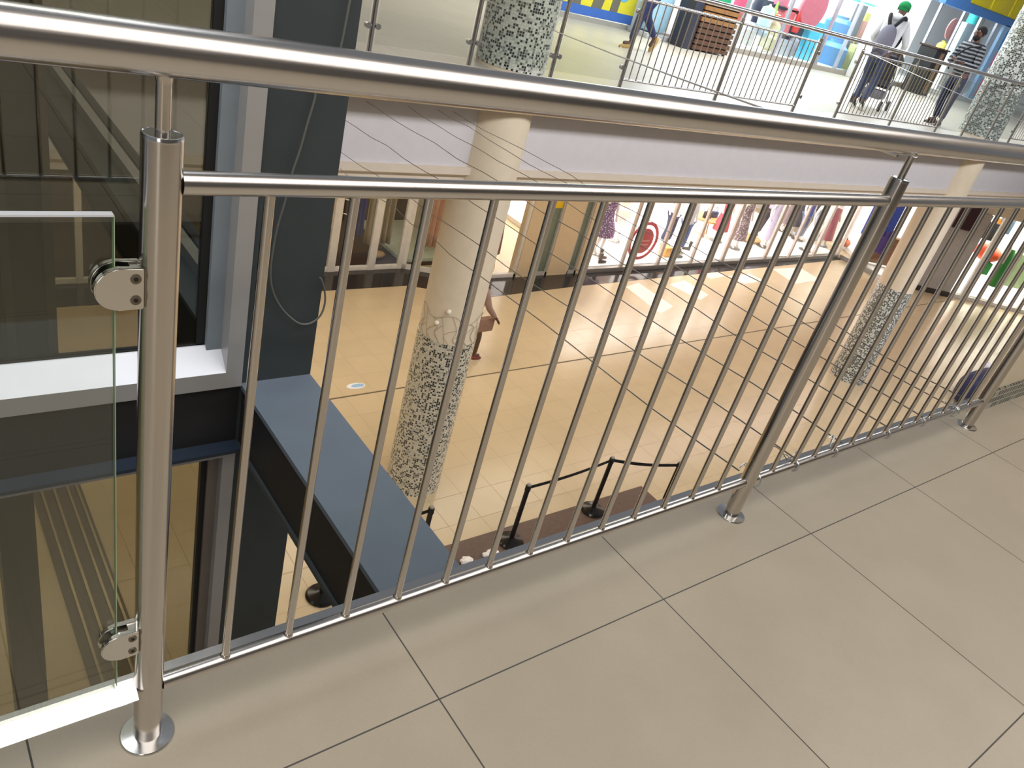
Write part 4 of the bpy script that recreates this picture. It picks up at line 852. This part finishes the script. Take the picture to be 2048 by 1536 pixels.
# ================================================================== PEOPLE
def local(mb, name, m, parent, sub=0):
    o = mb.build(name, m, sub=sub); o.parent = parent; return o
def person(loc, yaw, label, J, legm, topm, shoem, hair, hairrgb, sleeve=1.0, collar=None, scale=1., bag=None, stripe=None):
    """J: joint positions in a frame facing +X, left is +Y"""
    o = empty('person', loc, label, 'person'); o.rotation_euler = (0, 0, yaw); o.scale = (scale,) * 3
    j = {k: Vector(v) for k, v in J.items()}
    V = []; E = []; R = []
    def add(p, r, par=None):
        V.append(Vector(p)); R.append(r)
        if par is not None: E.append((par, len(V) - 1))
        return len(V) - 1
    pel = add(j['pelvis'], (.125, .1)); w = add(j['waist'], (.115, .095), pel); ch = add(j['chest'], (.15, .105), w); nb = add(j['neck'], .055, ch)
    hd = j['head']; up = (hd - j['neck']).normalized(); fw = Vector(J.get('look', (1, 0, 0))).normalized()
    n1 = add(j['neck'] + up * .05, .05, nb); h1 = add(hd - up * .05 + fw * .02, (.072, .066), n1); h2 = add(hd + up * .03, (.085, .078), h1); h3 = add(hd + up * .095 - fw * .01, .052, h2)
    for s in 'LR':
        sg = 1 if s == 'L' else -1
        hp = add(j['pelvis'] + Vector((0, sg * .09, -.05)), .09, pel); kn = add(j['knee' + s], .055, hp); cf = add(j['knee' + s].lerp(j['ankle' + s], .35) + Vector((-.015, 0, 0)), .052, kn)
        an = add(j['ankle' + s], .034, cf); td = J.get('toe' + s, (1, 0, -.25)); add(j['ankle' + s] + Vector(td).normalized() * .14, .03, an)
        sh = add(j['chest'] + (j['neck'] - j['chest']) * .55 + Vector((0, sg * .17, 0)), .055, ch); el = add(j['elbow' + s], .04, sh)
        wr = add(j['wrist' + s], .027, el); d = (j['wrist' + s] - j['elbow' + s]).normalized()
        sd = d.cross(Vector((0, 0, 1))); sd = (sd.normalized() if sd.length > .1 else Vector((0, 1, 0)))
        pm = add(j['wrist' + s] + d * .05, (.036, .018), wr)
        for f, L in zip((-1.5, -.5, .5, 1.5), (.062, .075, .078, .06)):
            b = add(j['wrist' + s] + d * .085 + sd * f * .018, .0095, pm); cdir = (d + Vector((0, 0, -.35))).normalized()
            m1 = add(V[b] + cdir * L * .5, .0085, b); add(V[m1] + (cdir + Vector((0, 0, -.5))).normalized() * L * .5, .007, m1)
        tb = add(j['wrist' + s] + d * .045 + sd * sg * -.03, .011, pm); add(V[tb] + (d * .7 + sd * sg * -.5).normalized() * .045, .009, tb)
    body = skinmesh('body', V, E, skin, o, R, 2)
    # clothes
    tv = [j['pelvis'] + Vector((0, 0, .05)), j['pelvis'] - Vector((0, 0, .02))]; te = [(0, 1)]; tr = [(.15, .125), (.15, .13)]
    for s in 'LR':
        sg = 1 if s == 'L' else -1; k = len(tv)
        tv += [j['pelvis'] + Vector((0, sg * .092, -.08)), (j['pelvis'] + Vector((0, sg * .092, -.08))).lerp(j['knee' + s], .5), j['knee' + s], j['knee' + s].lerp(j['ankle' + s], .5), j['ankle' + s].lerp(j['knee' + s], .08)]
        te += [(1, k), (k, k + 1), (k + 1, k + 2), (k + 2, k + 3), (k + 3, k + 4)]; tr += [.108, .092, .074, .064, .056]
    skinmesh('trousers', tv, te, legm, o, tr, 2)
    uv_ = [j['pelvis'] + Vector((0, 0, -.06)), j['waist'], j['chest'], j['chest'].lerp(j['neck'], .8)]; ue = [(0, 1), (1, 2), (2, 3)]; ur = [(.185, .155), (.165, .14), (.2, .155), .095]
    for s in 'LR':
        sg = 1 if s == 'L' else -1; k = len(uv_); shp = j['chest'] + (j['neck'] - j['chest']) * .5 + Vector((0, sg * .17, 0))
        uv_ += [shp, shp.lerp(j['elbow' + s], .5), j['elbow' + s], j['elbow' + s].lerp(j['wrist' + s], .9 * sleeve)]; ue += [(2, k), (k, k + 1), (k + 1, k + 2), (k + 2, k + 3)]; ur += [.078, .066, .058, .044]
    skinmesh('top', uv_, ue, topm, o, ur, 2, root=2)
    for s in 'LR':
        td = Vector(J.get('toe' + s, (1, 0, -.25))).normalized(); a = j['ankle' + s]; side = td.cross(Vector((0, 0, 1))).normalized(); dn = side.cross(td).normalized()
        if dn.z > 0: dn = -dn
        mb = MB(); q = [a - td * .06 + dn * .045, a + dn * .04, a + td * .08 + dn * .05, a + td * .16 + dn * .055, a + td * .2 + dn * .06]
        mb.tube(q, [.038, .048, .044, .04, .02], 14); mb.tube([a + dn * .03, a - dn * .02], [.045, .042], 12)
        sh = local(mb, 'shoe', shoem, o, 1)
        sl = MB(); sl.tube([a - td * .07 + dn * .082, a + td * .19 + dn * .082], [.036, .036], 10); local(sl, 'sole', cm('sole_white', (214, 210, 200), rough=.6), sh)
    # hair or cap, face
    if hair == 'cap':
        mb = MB(); mb.ball(hd + up * .055 - fw * .012, .101, 1, 1, .86, 3); local(mb, 'knitted_cap', cm('cap_green', hairrgb, rough=.9), o)
        mb = MB(); prev = None; mb.tube([hd + up * .005 - fw * .01, hd + up * .035 - fw * .01], [.097, .1], 22); local(mb, 'cap_brim', cm('cap_green_dark', tuple(int(v * .8) for v in hairrgb), rough=.9), o)
    else:
        mb = MB(); mb.ball(hd + up * .06 - fw * .04, .097, 1, 1, .95, 3); local(mb, 'hair', cm('hair_dark', hairrgb, rough=.9), o)
        mb = MB(); mb.ball(hd - up * .085 + fw * .05, .056, 1.0, 1.1, .9, 2); local(mb, 'beard', cm('beard_dark', (22, 16, 14), rough=.9), o)
    sd = up.cross(fw).normalized()
    mb = MB(); mb.ball(hd + fw * .1 - up * .01, .016, 1, .8, 1.3, 2); local(mb, 'nose', skin, o)
    for sg in (-1, 1):
        mb = MB(); mb.ball(hd + fw * .085 + up * .02 + sd * sg * .032, .011, 1, 1, .7, 2); local(mb, 'eye', cm('eye_white', (220, 214, 206), rough=.3), o)
        mb = MB(); mb.ball(hd + sd * sg * .088, .024, .5, .4, 1, 2); local(mb, 'ear', skin, o)
    mb = MB(); mb.tube([hd + fw * .088 - up * .05 - sd * .022, hd + fw * .094 - up * .05, hd + fw * .088 - up * .05 + sd * .022], [.004, .008, .004], 8); local(mb, 'mouth', cm('lips', (96, 50, 46), rough=.5), o)
    return o, j
denim = cm('jeans_indigo', (44, 50, 88), rough=.9, var=.12, scale=30)
navyj = cm('jeans_navy', (32, 36, 66), rough=.9, var=.12, scale=30)
bluej = cm('jeans_mid_blue', (54, 62, 90), rough=.9, var=.15, scale=30)
# 1. walker whose legs show at the top edge
p = at(1262, 98, z=0)
p1_, _ = person((p.x + .15, p.y, 0), math.radians(172), 'person in dark blue jeans and tan shoes walking at the top edge of the photo',
    dict(pelvis=(0, 0, .9), waist=(.01, 0, 1.08), chest=(.03, 0, 1.3), neck=(.03, 0, 1.46), head=(.05, 0, 1.6), kneeL=(.2, .1, .52), ankleL=(.26, .1, .09), toeL=(1, 0, -.1), kneeR=(-.06, -.1, .5), ankleR=(-.34, -.1, .2), toeR=(.45, 0, -1),
         elbowL=(-.12, .24, 1.12), wristL=(.05, .27, .93), elbowR=(.1, -.24, 1.12), wristR=(.28, -.26, 1.0)), denim, cm('navy_top', (34, 44, 84), rough=.9), cm('tan_suede', (176, 146, 84), rough=.85), 'hair', (24, 20, 20))
# 2. person in the green cap, seen from behind, pushing a stroller
p = at(1712, 215, z=0)
yaw2 = math.radians(18); LP = Vector((p.x, p.y, 0))
p2_, j2 = person(LP, yaw2, 'person in green knitted cap, grey backpack and blue jeans pushing a stroller',
    dict(pelvis=(.02, 0, .92), waist=(.05, 0, 1.1), chest=(.12, 0, 1.32), neck=(.17, 0, 1.48), head=(.22, 0, 1.61), kneeL=(.2, .1, .52), ankleL=(.08, .1, .09), toeL=(1, 0, -.15), kneeR=(.02, -.1, .5), ankleR=(-.22, -.1, .12), toeR=(1, 0, -.5),
         elbowL=(.2, .28, 1.12), wristL=(.44, .22, 1.0), elbowR=(.2, -.28, 1.12), wristR=(.44, -.22, 1.0)), bluej, cm('pale_grey_top', (206, 208, 212), rough=.9), cm('black_trainer', (34, 34, 36), rough=.6), 'cap', (22, 140, 78), scale=.98)
mb = MB(); mb.tube([Vector((-.15, 0, .86)), Vector((-.17, 0, .95)), Vector((-.14, 0, 1.12)), Vector((-.09, 0, 1.27)), Vector((-.05, 0, 1.35))], [.09, .14, .155, .13, .06], 20)
bk = local(mb, 'backpack', cm('backpack_grey', (112, 110, 124), rough=.85), p2_, 1)
mb = MB(); mb.tube([Vector((-.27, -.09, .92)), Vector((-.29, 0, .98)), Vector((-.27, .09, .92))], [.03, .05, .03], 12); local(mb, 'pocket', cm('backpack_dark', (78, 76, 88), rough=.85), bk)
for sg in (-1, 1):
    mb = MB(); mb.tube(smoothline([Vector((-.1, sg * .02, 1.3)), Vector((-.04, sg * .09, 1.44)), Vector((.05, sg * .12, 1.5)), Vector((.17, sg * .13, 1.44)), Vector((.27, sg * .14, 1.3)), Vector((.17, sg * .16, 1.12)), Vector((-.02, sg * .13, 1.0))], 4), .03, 8); local(mb, 'strap', cm('strap_black', (20, 22, 28), rough=.8), bk)
mb = MB(); mb.tube([Vector((.06, -.1, 1.47)), Vector((.03, 0, 1.5)), Vector((.06, .1, 1.47))], [.04, .07, .04], 12); local(mb, 'hood', cm('hood_white', (224, 226, 230), rough=.9), p2_, 1)
# 3. person in stripes
p = at(1868, 250, z=0)
p3_, _ = person((p.x, p.y, 0), math.radians(176), 'bearded person in black and white striped sweater and navy trousers, head tilted up',
    dict(pelvis=(0, 0, .92), waist=(-.01, 0, 1.1), chest=(.0, 0, 1.32), neck=(.01, 0, 1.47), head=(.03, 0, 1.6), look=(1, 0, .35), kneeL=(.05, .1, .5), ankleL=(.06, .1, .09), toeL=(1, .2, -.12), kneeR=(.0, -.1, .5), ankleR=(-.1, -.11, .09), toeR=(1, -.3, -.12),
         elbowL=(.1, .26, 1.08), wristL=(.3, .1, 1.1), elbowR=(.08, -.26, 1.08), wristR=(.3, -.08, 1.14)), navyj, stripes('sweater_stripes', (24, 26, 30), (136, 140, 148), 5.2, 'Z', .58), cm('dark_shoe', (40, 26, 26), rough=.5), 'hair', (34, 26, 40), scale=.98)
MBs = MB(); MBs.tube(smoothline([Vector((.12, .2, 1.42)), Vector((.18, 0, 1.34)), Vector((.16, -.18, 1.1)), Vector((.1, -.2, .95))], 4), .014, 8); local(MBs, 'bag_strap', cm('strap_black', (0, 0, 0)), p3_)
# 4. person mostly hidden by the near column on the lower floor
p = at(948, 716, z=LOW)
p4_, _ = person((p.x - .24, p.y + .05, LOW), math.radians(2), 'person in mauve-brown long sleeves walking on the lower floor behind the nearer column',
    dict(pelvis=(0, 0, .9), waist=(.0, 0, 1.08), chest=(.02, 0, 1.3), neck=(.02, 0, 1.46), head=(.04, 0, 1.6), kneeL=(-.08, .1, .5), ankleL=(-.3, .1, .14), toeL=(1, 0, -.6), kneeR=(.16, -.1, .5), ankleR=(.16, -.1, .09), toeR=(1, 0, -.1),
         elbowL=(-.1, .24, 1.12), wristL=(.0, .27, .9), elbowR=(.1, -.27, 1.1), wristR=(.3, -.27, .9)), cm('olive_trousers', (84, 66, 44), rough=.9), cm('mauve_brown', (146, 118, 106), rough=.9), cm('red_brown_shoe', (112, 46, 26), rough=.5), 'hair', (24, 20, 20))
q = Vector((.2, -.16, .74)); mb = MB(); mb.obox(q, (.16, 0, 0), (0, .05, 0), (0, 0, .13), .03); hb = local(mb, 'held_bag', cm('taupe_bag', (140, 108, 90), rough=.8), p4_)
# stroller
sp = LP + Vector((math.cos(yaw2), math.sin(yaw2), 0)) * .95
sr = empty('stroller', (sp.x, sp.y, 0), 'grey framed stroller with dark seat pushed by the person in the green cap', 'stroller'); sr.rotation_euler = (0, 0, yaw2)
fm = cm('stroller_frame', (130, 130, 136), rough=.3, metal=.7)
for sg in (-1, 1):
    mb = MB(); mb.tube([(-.5, sg * .22, 1.0), (-.36, sg * .22, .8), (.36, sg * .2, .12)], .012, 10); mb.tube([(-.1, sg * .22, .56), (-.32, sg * .22, .1)], .012, 10); local(mb, 'side_tube', fm, sr)
    for x in (-.32, .38):
        w_ = MB(); w_.tube([(x, sg * .24 - .02, .085), (x, sg * .24 + .02, .085)], .085, 24); wh = local(w_, 'wheel', cm('tyre_black', (34, 34, 36), rough=.6), sr)
        w_ = MB(); w_.tube([(x, sg * .24 - .024, .085), (x, sg * .24 + .024, .085)], .04, 18); local(w_, 'hub', cm('hub_grey', (150, 150, 154), rough=.4), wh)
mb = MB(); mb.tube([(-.5, -.24, 1.0), (-.5, .24, 1.0)], .016, 12); local(mb, 'handle', cm('handle_black', (30, 30, 32), rough=.6), sr)
mb = MB(); mb.obox((.0, 0, .42), (.2, 0, -.03), (0, .19, 0), (.02, 0, .05), .02); mb.obox((-.2, 0, .66), (-.1, 0, .24), (0, .19, 0), (.04, 0, .015), .015); local(mb, 'seat', cm('seat_dark', (52, 50, 58), rough=.9), sr)
mb = MB(); mb.obox((.02, 0, .86), (.24, 0, -.06), (0, .2, 0), (.02, 0, .06), .04); local(mb, 'canopy', cm('canopy_olive', (62, 58, 52), rough=.9), sr)
mb = MB(); mb.obox((-.02, 0, .24), (.24, 0, 0), (0, .17, 0), (0, 0, .07), .03); local(mb, 'basket', cm('basket_grey', (110, 108, 114), rough=.9), sr)

# ================================================================== LIGHT
def area(name, loc, size, power, color=(1, 1, 1), rot=(0, 0, 0)):
    d = bpy.data.lights.new(name, 'AREA'); d.shape = 'RECTANGLE'; d.size, d.size_y = size; d.energy = power; d.color = color
    o = bpy.data.objects.new(name, d); col.objects.link(o); o.location = loc; o.rotation_euler = rot; return o
COOL = (.9, .96, 1.0); WARM = (1.0, .9, .74); NEU = (1, .96, .92)
area('light_walkway', (1.5, -1.3, 3.2), (9, 2.0), 132, NEU)
area('light_walkway', (1.5, -2.7, 3.2), (9, .12), 30, NEU)
area('light_post_stripe', (-3.2, -4.6, 1.5), (1.3, 2.4), 30, NEU, (math.radians(90), 0, math.radians(-12)))  # added out of view to give the posts a bright stripe
area('fill_fascia', (8, .5, 3.1), (20, .8), 800, (.97, .97, 1), (math.radians(81), 0, 0))  # added fill tilted at the opposite fascia, not a fitting of the place
area('light_opposite', (4, 8.6, 3.3), (6, 1.6), 22, NEU)
area('light_opposite', (15, 8.6, 3.4), (14, 2.5), 820, COOL)
area('light_upper_shop', (19, 12.6, 3.4), (12, 2), 950, COOL)
area('light_lower', (4, 8.6, -1.4), (14, 1.2), 235, WARM)
area('light_lower', (18, 8.6, -1.4), (12, 1.2), 120, (1, .84, .86))
area('light_lower_near', (8, 1.5, -.9), (12, .8), 160, WARM)
area('fill_lower_cool', (16, 2.8, -.9), (6, 1), 130, (.88, .88, 1))  # added fill that cools the right part of the lower floor
area('light_lower_left', (-3, 4, -1.0), (5, 2), 120, WARM)
area('light_clothing_shop', (17.6, 12.9, -1.5), (10, 2.6), 850, (1, .94, .95))
area('light_left_shop', (4, 12.9, -1.5), (8, 1.6), 90, WARM)
area('light_far_shop', W0 + uw * 5.5 - nw * 1.6 + Vector((0, 0, 3.9 + LOW)), (6, 2.4), 700, (1, .99, .94), (0, 0, math.atan2(uw.y, uw.x)))
wd = bpy.data.worlds.new('world'); scene.world = wd; wd.use_nodes = True
bg = wd.node_tree.nodes['Background']; bg.inputs[0].default_value = (.9, .93, 1, 1); bg.inputs[1].default_value = .22
scene.view_settings.view_transform = 'Standard'; scene.view_settings.look = 'None'; scene.view_settings.gamma = 1
scene.view_settings.use_curve_mapping = False; scene.view_settings.exposure = 0.0
